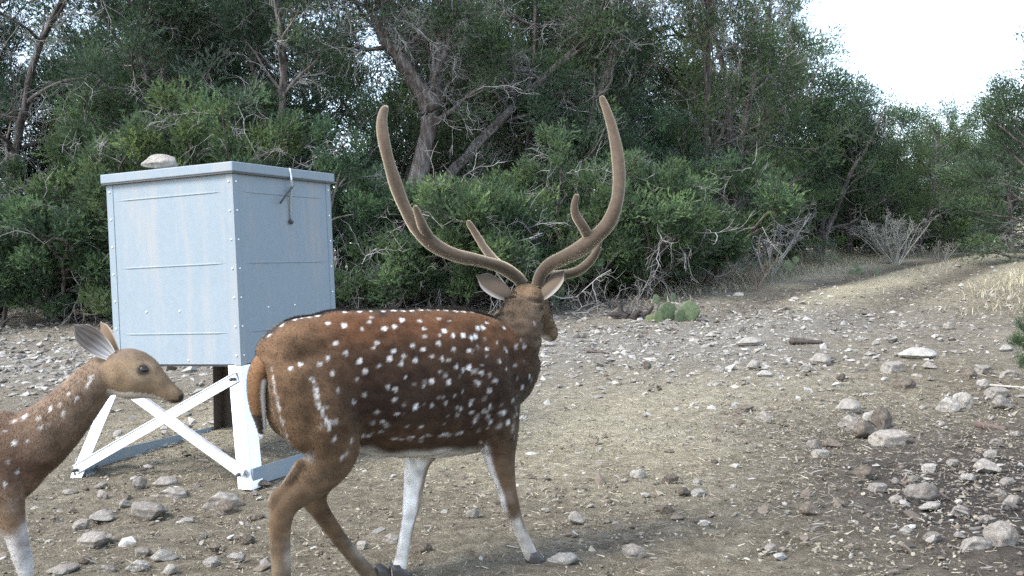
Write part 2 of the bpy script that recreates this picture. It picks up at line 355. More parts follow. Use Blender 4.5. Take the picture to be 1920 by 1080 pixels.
UNI = [
 (1598, 762, 50, 28, 'stone', 'white flat-topped stone at the back left of the stone heap on the right', 2),
 (1600, 790, 46, 34, 'grey', 'grey stone at the left end of the stone heap on the right', 0),
 (1636, 782, 40, 34, 'stone', 'white stone in the middle of the stone heap on the right', 1),
 (1660, 784, 42, 44, 'brown', 'tall brown stone at the back right of the stone heap on the right', 3),
 (1628, 806, 54, 36, 'brown', 'rounded brown stone at the front of the stone heap on the right', 6),
 (1682, 822, 78, 36, 'grey', 'long wedge-shaped grey stone lying right of the stone heap', 4),
 (1730, 922, 68, 42, 'grey', 'large pointed grey stone alone on dark soil at lower right', 1),
 (1750, 950, 40, 14, 'stone', 'thin pale stone lying just in front of the large pointed grey stone', 5),
 (1805, 956, 38, 22, 'grey', 'greenish grey stone right of the large pointed stone', 0),
 (1860, 876, 46, 26, 'grey', 'pale grey stone on dark litter above the lower right corner', 6),
 (1626, 887, 38, 26, 'brown', 'brown grey stone below the stone heap, left of the pointed stone', 3),
 (1652, 914, 36, 20, 'grey', 'squat grey brown stone just left of the large pointed stone', 4),
 (1602, 925, 28, 22, 'brown', 'small brown stone below the squat grey brown one at right', 0),
 (1525, 955, 44, 26, 'brown', 'dark earthy clod of stone near the bottom right of centre', 6),
 (1840, 1022, 70, 34, 'grey', 'broad grey stone at the bottom edge near the right corner', 0),
 (1888, 1006, 56, 50, 'grey', 'round mottled grey stone in the bottom right corner', 3),
 (1195, 888, 36, 26, 'stone', 'pale stone with dark base on bare dirt right of the buck\'s front leg', 1),
 (1262, 898, 36, 22, 'brown', 'low brown stone right of the pale stone on bare dirt', 4),
 (1308, 904, 16, 16, 'stone', 'tiny white stone standing behind a pair of brown and pale stones', 3),
 (1284, 921, 28, 18, 'brown', 'brown stone touching a pale stone on bare dirt right of centre', 6),
 (1312, 923, 30, 16, 'stone', 'pale stone touching a brown stone on bare dirt right of centre', 4),
 (1253, 953, 28, 22, 'brown', 'dark rounded stone on bare dirt low in the middle', 0),
 (1083, 971, 34, 24, 'stone', 'rounded pale stone nearest to the right of the buck\'s front hoof', 6),
 (1190, 1036, 48, 30, 'grey', 'grey lump of stone near the bottom edge right of the buck\'s hoof', 3),
 (1058, 1050, 66, 24, 'stone', 'long pale stone lying beside the buck\'s front hoof', 5),
 (1682, 688, 48, 28, 'grey', 'grey boulder with dark right end in the middle of the right-hand stony flat', 4),
 (1702, 721, 42, 24, 'brown', 'blocky brown stone just below the grey boulder on the stony flat', 3),
 (1544, 674, 44, 24, 'grey', 'grey stone with white top below the dark wood piece', 2),
 (1512, 688, 28, 16, 'stone', 'rounded white stone left of the white-topped grey stone', 0),
 (1577, 706, 22, 18, 'brown', 'dark brown cube-like stone on the right-hand stony flat', 1),
 (1730, 664, 86, 20, 'stone', 'broad flat white slab on the right-hand stony flat', 2),
 (1748, 686, 26, 14, 'grey', 'small grey stone right below the broad white slab', 6),
 (1410, 642, 58, 18, 'stone', 'long white stone with dark underside left of the dark wood piece', 2),
 (1780, 611, 24, 18, 'grey', 'lone pale stone standing on the track at right', 1),
 (1890, 653, 28, 12, 'stone', 'flat white stone beside the green sprig at the right edge', 2),
 (1350, 691, 28, 18, 'stone', 'pinkish white stone in the stony flat right of the buck', 0),
 (1415, 684, 30, 20, 'stone', 'tilted white stone in the stony flat below the long white stone', 5),
 (1437, 702, 40, 14, 'stone', 'flat white stone just below the tilted white one', 2),
 (1215, 686, 18, 18, 'brown', 'dark reddish stone among pale chips right of the buck', 3),
 (1437, 780, 36, 26, 'grey', 'grey stone with dark right side on the straw-coloured ground', 0),
 (1400, 766, 40, 14, 'brown', 'earthy brown stone left of the grey stone on straw-coloured ground', 4),
 (1341, 825, 16, 14, 'brown', 'dark pebble alone on the straw-coloured ground', 1),
 (1341, 866, 16, 11, 'brown', 'dark pebble below the other one on the straw-coloured ground', 3),
 (1525, 832, 30, 24, 'grey', 'grey stone at left of the small group below the stone heap', 1),
 (1566, 832, 38, 20, 'brown', 'brown stone at right of the small group below the stone heap', 6),
 (1545, 850, 38, 18, 'stone', 'pale stone at the front of the small group below the stone heap', 4),
 (1786, 757, 46, 34, 'stone', 'big pale stone in the rubble near the right edge', 0),
 (1815, 752, 26, 30, 'stone', 'upright pale stone right of the big one near the right edge', 3),
 (1880, 736, 46, 22, 'grey', 'long grey stone with a reddish end near the right edge', 4),
 (1886, 756, 40, 26, 'grey', 'grey stone just below the long one near the right edge', 6),
 (1898, 702, 42, 20, 'grey', 'grey stone touching the right edge beyond the rubble', 0),
 (1822, 702, 26, 20, 'brown', 'dark stone at the left of the far rubble near the right edge', 3),
 (1848, 692, 32, 18, 'grey', 'grey stone at the back of the far rubble near the right edge', 4),
 (1845, 718, 26, 20, 'stone', 'bright white stone in the far rubble near the right edge', 1),
 (412, 938, 76, 40, 'grey', 'large earthy boulder beside the feeder\'s front foot', 0),
 (422, 955, 44, 28, 'brown', 'brown stone leaning on the large boulder by the feeder foot', 3),
 (272, 960, 88, 32, 'grey', 'broad grey slab half buried in front of the feeder', 4),
 (190, 970, 50, 20, 'stone', 'oval pale stone left of the broad slab in front of the feeder', 6),
 (318, 925, 68, 26, 'grey', 'grey stone behind the broad slab in front of the feeder', 0),
 (308, 905, 50, 20, 'grey', 'flat grey stone nearest the feeder\'s bottom rail', 2),
 (256, 905, 30, 26, 'grey', 'angular grey stone left of the flat one by the bottom rail', 1),
 (188, 930, 28, 20, 'grey', 'small square stone under the left side of the feeder frame', 3),
 (232, 932, 30, 20, 'brown', 'brown stone between the square stone and the angular one', 0),
 (233, 945, 22, 16, 'stone', 'small whitish stone above the broad slab', 6),
 (266, 1036, 36, 18, 'grey', 'grey stone low on the left, behind a paler oval stone', 4),
 (304, 1044, 48, 18, 'stone', 'pale oval stone low on the left, right of a grey stone', 6),
 (255, 1060, 44, 22, 'stone', 'pale rounded stone near the bottom edge at left', 0),
 (170, 1015, 80, 26, 'grey', 'half-buried grey stone in front of the fawn\'s foreleg', 4),
 (112, 1070, 58, 16, 'grey', 'long flat stone at the bottom edge by the fawn\'s foreleg', 5),
 (442, 1046, 40, 14, 'stone', 'flat pale stone near the bottom edge left of the buck\'s hind leg', 2),
 (884, 962, 30, 26, 'stone', 'white stone on the dirt between the buck\'s front legs', 1),
 (680, 1022, 32, 18, 'stone', 'white stone on the dirt between the buck\'s hind and front legs', 4),
 (735, 1010, 46, 24, 'grey', 'grey stone just left of the buck\'s far foreleg', 0),
 (790, 1030, 40, 26, 'brown', 'brown stone just right of the buck\'s far foreleg', 3),
 (1030, 645, 34, 12, 'stone', 'flat white stone right below the buck\'s muzzle', 2),
 (1262, 588, 30, 24, 'stone', 'white stone at the foot of the near prickly pear', 3),
 (1388, 553, 26, 10, 'stone', 'flat white stone beyond the near prickly pear', 2),
]
for px, py, w, h, mat, lab, sh in UNI: rock(px, py, w, h, mat, lab, None, sh)
rs = random.Random(5); occ = [(q[0], q[1], max(q[2], q[3])) for q in UNI]
def scatter(n, xr, yr, sz, lab, grp, mats, flat=(.3, .55)):
    k = 0; tries = 0
    while k < n and tries < n*30:
        tries += 1
        px, py = rs.uniform(*xr), rs.uniform(*yr); w = rs.uniform(*sz)*(.6+.9*(py-560)/300)
        if any(abs(px-a)*.6+abs(py-b)*1.6 < (w+c)*.5 for a, b, c in occ): continue
        if 440 < px < 1010 and 560 < py < 860: continue
        occ.append((px, py, w)); mt = rs.choice(mats); wd = {'stone': 'pale', 'grey': 'grey', 'brown': 'brown'}[mt]
        rock(px, py, w, w*rs.uniform(*flat), mt, '%s %s' % (wd, lab), '%s %s' % (wd, grp)); k += 1
scatter(62, (0, 205), (605, 745), (13, 22), 'limestone stone in the rubble field behind the fawn\'s head', 'stones in the rubble field at left', ['stone', 'stone', 'stone', 'grey'], (.22, .42))
scatter(8, (255, 400), (705, 830), (10, 18), 'small stone on the ground seen under the feeder tank', 'stones under the feeder', ['stone', 'grey'])
scatter(75, (1015, 1480), (588, 730), (10, 19), 'limestone stone in the stony flat right of the buck', 'stones in the stony flat right of the buck', ['stone', 'stone', 'grey'], (.3, .5))
scatter(38, (1480, 1910), (560, 740), (9, 17), 'stone strewn along the stony track at right', 'stones along the track', ['stone', 'stone', 'grey'], (.3, .55))
scatter(19, (1660, 1915), (740, 1010), (11, 20), 'stone scattered among the dark litter at lower right', 'stones in the dark litter', ['grey', 'grey', 'stone'], (.45, .7))
scatter(17, (110, 500), (905, 1070), (10, 20), 'stone lying on the dirt in front of the feeder', 'stones in front of the feeder', ['grey', 'grey', 'brown', 'stone'], (.4, .65))
scatter(14, (1020, 1500), (850, 1030), (7, 12), 'small stone on the bare dirt at bottom centre', 'stones on the bare dirt', ['grey', 'brown', 'stone'], (.4, .65))

# stone chips, straw and litter nobody could count
def rnd_rot(n, rng, tilt=.35):
    a = rng.uniform(0, 2*math.pi, n); b = rng.normal(0, tilt, n); c = rng.normal(0, tilt, n)
    ca, sa, cb, sb, cc, sc = np.cos(a), np.sin(a), np.cos(b), np.sin(b), np.cos(c), np.sin(c)
    Rz = np.zeros((n, 3, 3)); Rz[:, 0, 0] = ca; Rz[:, 0, 1] = -sa; Rz[:, 1, 0] = sa; Rz[:, 1, 1] = ca; Rz[:, 2, 2] = 1
    Rx = np.zeros((n, 3, 3)); Rx[:, 0, 0] = 1; Rx[:, 1, 1] = cb; Rx[:, 1, 2] = -sb; Rx[:, 2, 1] = sb; Rx[:, 2, 2] = cb
    Ry = np.zeros((n, 3, 3)); Ry[:, 1, 1] = 1; Ry[:, 0, 0] = cc; Ry[:, 0, 2] = sc; Ry[:, 2, 0] = -sc; Ry[:, 2, 2] = cc
    return Rz@Rx@Ry
def wedge_pts(n, rng, y0, y1, half=.62, powr=1.0):
    """random ground points inside the wedge of land in front of the camera"""
    y = (rng.random(n)**(1/powr)*(y1**2-y0**2)+y0**2)**.5
    x = rng.uniform(-half, half, n)*y+rng.uniform(-.3, .3, n)
    return x, y
rng = np.random.default_rng(21)
def chips():
    x, y = wedge_pts(95000, rng, 2.2, 16)
    s, p, d = zone(x, y)
    dens = .16+.9*p**1.3+.14*d*(y < 9)
    dens = dens*np.where(y > 11.8, .35, 1)*(1-.75*np.clip(s-.3, 0, 1))
    keep = rng.random(len(x)) < dens*.52*np.clip(1.25-(y/17)*.6, .2, 1); x = x[keep]; y = y[keep]; p = p[keep]; d = d[keep]; n = len(x)
    size = np.clip(rng.lognormal(math.log(.018), .5, n), .006, .06)*np.where(y > 6, np.where(x < -1, 1.35, 1.02), .72)
    sc = size[:, None]*np.stack([np.ones(n), rng.uniform(.5, .95, n), rng.uniform(.2, .55, n)], 1)
    g = rng.uniform(.55, 1.1, n)[:, None]; warm = rng.random(n)[:, None]
    c = (np.array([.38, .365, .335])*(1-warm*.5)+np.array([.23, .195, .15])*warm*.5)*g
    brown = rng.random(n) < (.14+.35*d+.38*(y < 6.2)); c[brown] = np.array([.16, .13, .1])*g[brown]
    ov = np.array([[1, 0, 0], [-1, 0, 0], [0, 1, 0], [0, -1, 0], [.3, .2, 1], [-.2, -.3, -1]]); of = np.array([[0, 2, 4], [2, 1, 4], [1, 3, 4], [3, 0, 4], [2, 0, 5], [1, 2, 5], [3, 1, 5], [0, 3, 5]])
    Vs, Fs, Cs, k0 = [], [], [], 0
    m = 19000; x2, y2 = wedge_pts(m, rng, 2.2, 6.6); s2 = rng.lognormal(math.log(.0055), .4, m); sc2 = s2[:, None]*np.stack([np.ones(m), rng.uniform(.6, 1, m), rng.uniform(.4, .8, m)], 1)
    w2 = rng.random(m)[:, None]; c2 = (np.array([.33, .295, .23])*(1-w2)+np.array([.12, .1, .075])*w2)*rng.uniform(.6, 1.2, m)[:, None]
    for X, Y_, SC, CC, (v, f), jt in ((x[y < 6.5], y[y < 6.5], sc[y < 6.5], c[y < 6.5], ICO[1], .16), (x[y >= 6.5], y[y >= 6.5], sc[y >= 6.5], c[y >= 6.5], (ov, of), .25), (x2, y2, sc2, c2, (ov, of), .2)):
        q = len(X); V = np.einsum('nij,nkj->nki', rnd_rot(q, rng), (v[None]*(1+rng.normal(0, jt, (q, len(v), 1))))*SC[:, None, :])+np.stack([X, Y_, terrain(X, Y_)+SC[:, 2]*.3], 1)[:, None]
        Vs.append(V.reshape(-1, 3)); Fs.append((f[None]+np.arange(q)[:, None, None]*len(v)).reshape(-1, 3)+k0); Cs.append(np.repeat(CC, len(v), 0)); k0 += q*len(v)
    V = np.vstack(Vs); F = np.vstack(Fs); C = np.vstack(Cs)
    link('stone_chips', mk_mesh('stone_chips', V, F, C, False), M['chip'], kind='stuff',
         label='pale limestone chips strewn all over the dirt', category='gravel')
chips()
def strips(n, x, y, L, wdt, curl, lift, cols, segs=2):
    """little curved flat strips lying on the ground"""
    a = rng.uniform(0, 2*math.pi, n); cur = rng.normal(0, curl, n)
    t = np.linspace(0, 1, segs+1)
    ang = a[:, None]+cur[:, None]*(t[None]-.5)
    dx = np.cumsum(np.cos(ang), 1)*L[:, None]/segs; dy = np.cumsum(np.sin(ang), 1)*L[:, None]/segs
    px = x[:, None]+dx; py = y[:, None]+dy
    tilt = rng.uniform(0, 1, n)**2*lift
    pz = terrain(px, py)+.006+tilt[:, None]*L[:, None]*t[None]+rng.uniform(0, .012, n)[:, None]
    w = wdt[:, None]*np.array([.7]+[1]*(segs-1)+[.35])[None]
    roll = rng.normal(0, .5, n)[:, None]
    sx = -np.sin(ang)*w; sy = np.cos(ang)*w; sz = roll*w
    A = np.stack([px+sx, py+sy, pz+sz], -1); B = np.stack([px-sx, py-sy, pz-sz], -1)
    V = np.stack([A, B], 2).reshape(n, -1, 3); k = V.shape[1]
    q = np.array([[2*s_, 2*s_+1, 2*s_+3, 2*s_+2] for s_ in range(segs)])
    F = (q[None]+np.arange(n)[:, None, None]*k).reshape(-1, 4)
    return V.reshape(-1, 3), F, np.repeat(cols, k, 0)
def straw():
    x, y = wedge_pts(260000, rng, 2.2, 11)
    s, p, d = zone(x, y); keep = rng.random(len(x)) < np.clip(.2+.9*s, 0, 1)*.6; x = x[keep]; y = y[keep]; n = len(x)
    g = rng.uniform(.5, 1.15, n)[:, None]; w = rng.random(n)[:, None]
    c = (np.array([.5, .44, .3])*(1-w)+np.array([.36, .32, .26])*w)*g
    L = rng.uniform(.012, .042, n); V, F, C = strips(n, x, y, L, rng.uniform(.0009, .002, n), 1.2, .4, c, 1)
    link('dry_straw', mk_mesh('dry_straw', V, F, C, False), M['litter'], kind='stuff', label='short dry straw scattered over the dirt', category='straw')
    x, y = wedge_pts(36000, rng, 2.2, 13)
    s, p, d = zone(x, y); keep = rng.random(len(x)) < np.clip(.12+1.1*d*np.clip((x-.6), 0, 1)+.7*d*(y > 10), 0, 1)*.8; x = x[keep]; y = y[keep]; n = len(x)
    g = rng.uniform(.35, 1.2, n)[:, None]; w = rng.random(n)[:, None]
    c = (np.array([.31, .295, .27])*(1-w)+np.array([.13, .1, .08])*w)*g
    L = rng.uniform(.015, .06, n); V, F, C = strips(n, x, y, L, rng.uniform(.002, .006, n), 2.4, .4, c, 3)
    link('leaf_litter', mk_mesh('leaf_litter', V, F, C, False), M['litter'], kind='stuff', label='curled grey brown leaf and bark litter on the soil', category='leaf litter')
straw()

# ------------------------------------------------------------------ feeder
def feeder():
    u = Vector((-.912, .410, 0)).normalized(); v = Vector((.410, .912, 0)).normalized(); z = Vector((0, 0, 1))
    cx, cy = -1.64, 5.67
    zg = tz(cx-.3, cy-.4)-.01
    root = link('deer_feeder', None, label='pale galvanised steel deer feeder box standing on braced angle-iron legs', category='feeder')
    root.location = (cx, cy, zg)
    s = .435; zb, zt = .605, 1.60                      # tank half width, bottom, top
    def P(a, b, h): return u*a+v*b+z*h                 # local point (root carries the translation)
    # wall panels: outward normals
    for nrm, tan in ((-v, -u), (-u, v), (v, u), (u, -v)):
        m = MB(); th = .012
        o = nrm*(s-th)-tan*(s-.016)+z*zb
        m.box(o, tan*(2*s-.032), nrm*th, z*(zt-zb))
        for hz in (.905, .53, .165):                   # pressed stiffening beads
            w = 2*s-.13; c0 = nrm*(s-.0015)-tan*(w/2)+z*(zb+hz*(zt-zb))
            m.tube([c0+tan*(w*k/10) for k in range(11)], [.002]+[.0055]*9+[.002], 8)
        p = link('panel', m.mesh('panel', False), M['galv'], root); 
    # corner trims folded round each edge
    for a, b in ((-1, -1), (-1, 1), (1, 1), (1, -1)):
        m = MB(); o = P(a*(s+.003), b*(s+.003), zb-.004)
        m.box(o, u*(-a*.045), v*(-b*.003), z*(zt-zb+.002)); m.box(o+v*(-b*.0031), u*(-a*.003), v*(-b*.042), z*(zt-zb+.002))
        link('corner_trim', m.mesh('corner_trim', False), M['galv'], root)
    # rivets on the trims and a row on the panels, too small to pick apart
    m = MB(); v1, f1 = ICO[2]
    def rivet(p, n):
        q = n.to_track_quat('Z', 'Y').to_matrix(); w = np.array([list(q@Vector((x*.0065, y*.0065, zz*.004))) for x, y, zz in v1])
        m.add(w+np.array(p), f1)
    for k in range(7):
        h = zb+.045+k*(zt-zb-.09)/6
        for nrm, tan in ((-v, -u), (-u, v)):
            for e in (-1, 1): rivet(nrm*(s+.004)+tan*(e*(s-.022))+z*h, nrm)
    for nrm, tan in ((-v, -u), (-u, v)):
        for e in (-.22, .05): rivet(nrm*(s+.001)+tan*(e*s*2)+z*(zb+.285), nrm)
        rivet(nrm*(s+.001)+tan*(.2*s)+z*(zb+.02), nrm)
    link('rivets', m.mesh('rivets'), M['galvleg'], root, kind='stuff')
    # floor of the tank
    m = MB(); m.box(P(-s+.01, -s+.01, zb-.012), u*(2*s-.02), v*(2*s-.02), z*.01); link('tank_floor', m.mesh('tank_floor', False), M['dark'], root)
    # lid with folded rim
    m = MB(); e = s+.024; m.box(P(-e, -e, zt+.004), u*2*e, v*2*e, z*.051)
    lid = link('lid', m.mesh('lid', False), M['galv'], root); bevel(lid, .006, 3)
    m = MB(); m.box(P(-e+.004, -e+.004, zt-.004), u*(2*e-.008), v*(2*e-.008), z*.0075); link('lid_gasket', m.mesh('lid_gasket', False), M['dark'], root)
    # latch strap on the right-hand face: hook, rod, hanging strap
    n = -u; t0 = P(-s-.03, .02, zt+.01)
    la = link('latch', None, None, root)
    m = MB(); m.tube([P(-s-.027, .02, zt+.055), P(-s-.031, .022, zt+.0), P(-s-.03, .025, zt-.05)], [.004, .006, .006], 8); link('hook', m.mesh('hook'), M['galvleg'], la)
    m = MB(); m.tube([P(-s-.028, .04, zt-.045), P(-s-.034, -.03, zt-.095), P(-s-.03, -.085, zt-.145)], .0055, 8); link('pin', m.mesh('pin'), M['dark'], la)
    m = MB(); m.tube([P(-s-.025, .026, zt-.045), P(-s-.014, .032, zt-.11), P(-s-.01, .034, zt-.19), P(-s-.01, .03, zt-.235)], [.005, .006, .006, .0055], 8); link('strap', m.mesh('strap'), M['strap'], la)
    m = MB(); m.tube([P(-s-.006, .028, zt-.238), P(-s-.02, .028, zt-.25)], [.012, .012], 10); link('strap_end', m.mesh('strap_end'), M['dark'], la)
    # splayed legs of angle iron
    B = .62; T = s-.004; wl = .085
    feet = {}
    for a, b in ((-1, -1), (-1, 1), (1, 1), (1, -1)):
        top = P(a*T, b*T, zb-.006); bot = P(a*B, b*B, 0); d = bot-top
        feet[a, b] = (top, bot)
        m = MB()
        m.box(top, u*(-a*wl), v*(-b*.006), d); m.box(top+v*(-b*.0061), u*(-a*.006), v*(-b*wl), d)
        lg = link('leg', m.mesh('leg', False), M['brownleg'] if a == b == 1 else M['galvleg'], root); bevel(lg, .002, 2)
        if a == b == 1: lg['label'] = 'dark brown rear leg'  # rear leg has a darker brown material than the other three
    # bottom rails along two sides, standing angle + foot flange
    for a in (-1, 1):
        p0 = P(a*(B-.012), -B+.03, .012); p1 = P(a*(B-.012), B-.03+(.3 if a == -1 else 0), .012); d = p1-p0
        m = MB(); m.box(p0, d, u*(-a*.006), z*.088); m.box(p0+u*(-a*.0061)+z*0, d, u*(-a*.07 if a == 1 else -a*.07), z*.006)
        link('bottom_rail', m.mesh('bottom_rail', False), M['galv'], root)
    # cross braces on the side facing the camera's left
    def brace(pa, pb, off):
        d = pb-pa; nn = -v; side = d.cross(nn).normalized()
        if side.z < 0: side = -side
        m = MB(); o = pa+nn*off-side*.022
        m.box(o, d, nn*.005, side*.048); m.box(o+side*.0481-nn*.02, d, nn*.03, side*.006)
        b = link('cross_brace', m.mesh('cross_brace', False), M['galvleg'], root); bevel(b, .0015, 1)
    tF, bF = feet[-1, -1]; tL, bL = feet[1, -1]
    brace(bL.lerp(tL, .07)+u*-.03, tF.lerp(bF, .10)+u*.02, .010)
    brace(bF.lerp(tF, .12)+u*.02, tL.lerp(bL, .12)+u*-.02, .030)
    m = MB()
    for p in (bL.lerp(tL, .08)-u*.045, tF.lerp(bF, .11)+u*.035, bF.lerp(tF, .13)+u*.04):
        m.tube([p-v*.05, p-v*.016], [.009, .009], 8)
    link('brace_bolts', m.mesh('brace_bolts'), M['dark'], root, kind='stuff')
    return root, u, v, zt
fd, fu, fv, fzt = feeder()
# stone weighing down the lid
rk = link('stone', ROCKS[2].copy()); rk.data.materials.clear(); rk.data.materials.append(M['stone'])
rk.scale = (.225, .16, .29); rk.rotation_euler = (0, 0, R(8))
pp = fd.location+fu*.13-fv*.33; rk.location = (pp.x, pp.y, fd.location.z+fzt+.062+.04)
rk['label'] = 'pale flat stone weighing down the lid of the feeder'; rk['category'] = 'stone'

# ------------------------------------------------------------------ deer
def catmull(K, n):
    K = np.asarray(K, float); P = np.vstack([2*K[0]-K[1], K, 2*K[-1]-K[-2]]); out = []
    m = len(K)-1
    for q in np.linspace(0, m, n):
        i = min(int(q), m-1); t = q-i; a, b, c, d = P[i:i+4]
        out.append(.5*((2*b)+(-a+c)*t+(2*a-5*b+4*c-d)*t*t+(-a+3*b-3*c+d)*t**3))
    return np.array(out)
def loft(mb, K, lat=(0, 1, 0), n=26, sides=20, sq=1.0):
    """K rows: x,y,z, radius across, radius in plane"""
    Q = catmull(K, n); p = Q[:, :3]; ra = np.maximum(Q[:, 3], .004); rb = np.maximum(Q[:, 4], .004)
    t = np.gradient(p, axis=0); t /= np.linalg.norm(t, axis=1, keepdims=True)+1e-9
    lat = np.broadcast_to(np.asarray(lat, float), p.shape)
    a = lat-t*np.sum(lat*t, 1, keepdims=True); a /= np.linalg.norm(a, axis=1, keepdims=True)
    b = np.cross(t, a); th = np.arange(sides)*2*math.pi/sides
    v = p[:, None]+a[:, None]*(ra[:, None]*np.cos(th)[None])[..., None]+b[:, None]*(rb[:, None]*np.sin(th)[None])[..., None]
    i = np.arange(n-1)[:, None]*sides; j = np.arange(sides)[None]; j2 = (j+1) % sides
    f = np.stack([i+j, i+j2, i+sides+j2, i+sides+j], -1).reshape(-1, 4)
    e0 = p[0]-t[0]*min(ra[0], rb[0])*.6; e1 = p[-1]+t[-1]*min(ra[-1], rb[-1])*.6
    v = np.vstack([v.reshape(-1, 3), e0, e1]); k = n*sides; jj = np.arange(sides)
    f3 = np.vstack([np.stack([(jj+1) % sides, jj, np.full(sides, k)], 1), np.stack([(n-1)*sides+jj, (n-1)*sides+(jj+1) % sides, np.full(sides, k+1)], 1)])
    base = mb.n; mb.add(v, f); mb.f[3].append(f3+base)
    return Q
def remesh(me, vox, it=5):
    o = bpy.data.objects.new('tmp', me); COL.objects.link(o)
    m = o.modifiers.new('r', 'REMESH'); m.mode = 'VOXEL'; m.voxel_size = vox
    q = o.modifiers.new('s', 'SMOOTH'); q.factor = .5; q.iterations = it
    dg = bpy.context.evaluated_depsgraph_get(); ev = o.evaluated_get(dg)
    out = bpy.data.meshes.new_from_object(ev)
    bpy.data.objects.remove(o); return out
def mesh_arrays(me):
    n = len(me.vertices); v = np.zeros(n*3, np.float32); me.vertices.foreach_get('co', v)
    nn = np.zeros(n*3, np.float32); me.vertex_normals.foreach_get('vector', nn)
    me.calc_loop_triangles(); t = np.zeros(len(me.loop_triangles)*3, np.int32); me.loop_triangles.foreach_get('vertices', t)
    return v.reshape(-1, 3).astype(float), nn.reshape(-1, 3).astype(float), t.reshape(-1, 3)
def noise3(v, f, seed):
    r = np.random.default_rng(seed); s = np.zeros(len(v))
    for k in range(10): s += np.sin(v@(r.normal(size=3)*f)+r.uniform(0, 6))
    return s/10**.5
def unit(a): return a/(np.linalg.norm(a, axis=-1, keepdims=True)+1e-9)
class Deer:
    def __init__(s, root_loc, theta):
        s.O = Vector(root_loc); s.Rm = Matrix.Rotation(theta, 3, 'Z'); s.Ri = s.Rm.transposed()
        s.o = s.Ri@(CO-s.O)
    def L(s, px, py, lat):
        d = s.Ri@ray(px, py); t = (lat-s.o.y)/d.y; return s.o+d*t
    def W(s, p): return s.Ri@(Vector(p)-s.O)
    def px(s, x): return x*s.k
def ear(base, tip, width, opn, c_out, c_in, seed=0, fringe=0):
    """cupped leaf-shaped ear, closed shell; returns verts, tris, colours"""
    base = np.array(base, float); tip = np.array(tip, float); ax = tip-base; L = np.linalg.norm(ax); ax /= L
    opn = np.array(opn, float); opn -= ax*(opn@ax); opn /= np.linalg.norm(opn); sd = np.cross(ax, opn)
    nu, nv = 16, 13; V = []; Cc = []
    for shell in (0, 1):
        for i in range(nu):
            t = i/(nu-1); w = width*.5*(.52+1.05*math.sin(math.pi*min(1, t*.62+.19))**1.2-.55)*(1 if t < .75 else max(.02, (1-((t-.75)/.25)**1.7)))*1.0
            w = max(w, .003); cup = 1.25*(1-.55*t)
            for j in range(nv):
                q = (j/(nv-1)-.5)*2; a = q*cup
                p = base+ax*(t*L)+sd*(w*math.sin(a)/math.sin(cup))-opn*(w*1.0*(math.cos(a)-math.cos(cup)))
                if shell: p = p+opn*.0045*(1-q*q)
                V.append(p)
                e = abs(q)
                ci = np.array(c_in)*(.4+.75*min(1, e*1.1)+(.35*math.sin(j*2.9+t*5)*(1-t) if seed else 0)); co = np.array(c_out)*(1-.25*t)
                if seed: ci = (np.array([.5, .48, .46])*max(0, 1-t/.5)+np.array([.17, .14, .12])*min(1, t/.5))*(.75+.3*math.sin(j*2.3+t*6))
                if fringe and q*fringe > .74: co = co*.4+np.array([.26, .24, .22])*(1-.5*t)
                Cc.append(ci if shell else (co if e < .9 else co*.6+ci*.4))
    F = []
    for sh in (0, 1):
        for i in range(nu-1):
            for j in range(nv-1):
                a = sh*nu*nv+i*nv+j; q = [a, a+1, a+nv+1, a+nv]
                F.append(q if sh else q[::-1])
    N = nu*nv
    for i in range(nu-1):
        for j in (0, nv-1):
            a = i*nv+j; q = [a, a+nv, a+nv+N, a+N]; F.append(q if j else q[::-1])
    F = np.array(F); return np.array(V), np.vstack([F[:, [0, 1, 2]], F[:, [0, 2, 3]]]), np.array(Cc)
def fur(v, n, t, c, count, flow, seed, lmin, lmax, w, lift=.35, lenmul=None):
    r = np.random.default_rng(seed)
    A, B, Cc = v[t[:, 0]], v[t[:, 1]], v[t[:, 2]]; ar = np.linalg.norm(np.cross(B-A, Cc-A), axis=1); cum = np.cumsum(ar); 
    k = np.searchsorted(cum, r.random(count)*cum[-1]); k = np.clip(k, 0, len(t)-1)
    a, b = r.random(count), r.random(count); m = a+b > 1; a[m] = 1-a[m]; b[m] = 1-b[m]
    wgt = np.stack([1-a-b, a, b], 1)[..., None]
    P = (v[t[k]]*wgt).sum(1); N = (n[t[k]]*wgt).sum(1); N /= np.linalg.norm(N, axis=1, keepdims=True)+1e-9
    K = (c[t[k]]*wgt).sum(1); D = flow(P, N)+r.normal(0, .28, (count, 3))
    D -= N*np.sum(D*N, 1, keepdims=True); D /= np.linalg.norm(D, axis=1, keepdims=True)+1e-9
    L = r.uniform(lmin, lmax, count)
    if lenmul is not None: L = L*lenmul(P)
    tip = P+(D*(1-lift)+N*lift*r.uniform(.4, 1.2, (count, 1)))*L[:, None]
    sdv = np.cross(D, N)*w
    V = np.stack([P-sdv-N*.002, P+sdv-N*.002, tip], 1).reshape(-1, 3)
    F3 = np.arange(count*3).reshape(-1, 3)
    g = r.uniform(.72, 1.22, count)[:, None]; KC = np.repeat(np.clip(K*g, 0, .85), 3, 0)
    nn = N+r.normal(0, .22, (count, 3)); nn /= np.linalg.norm(nn, axis=1, keepdims=True)
    return V, [F3], KC, np.repeat(nn, 3, 0)
def parts_of(v, paths):
    """nearest body part for each vertex: index and parameter along it"""
    best = np.full(len(v), 1e9); pid = np.zeros(len(v), int); par = np.zeros(len(v))
    for k, Q in enumerate(paths):
        d = np.linalg.norm(v[:, None]-Q[None, :, :3], axis=2)/np.maximum(Q[None, :, 3:5].max(2), .012)
        m = d.min(1); a = d.argmin(1)/(len(Q)-1); w = m < best
        best[w] = m[w]; pid[w] = k; par[w] = a[w]
    return pid, par
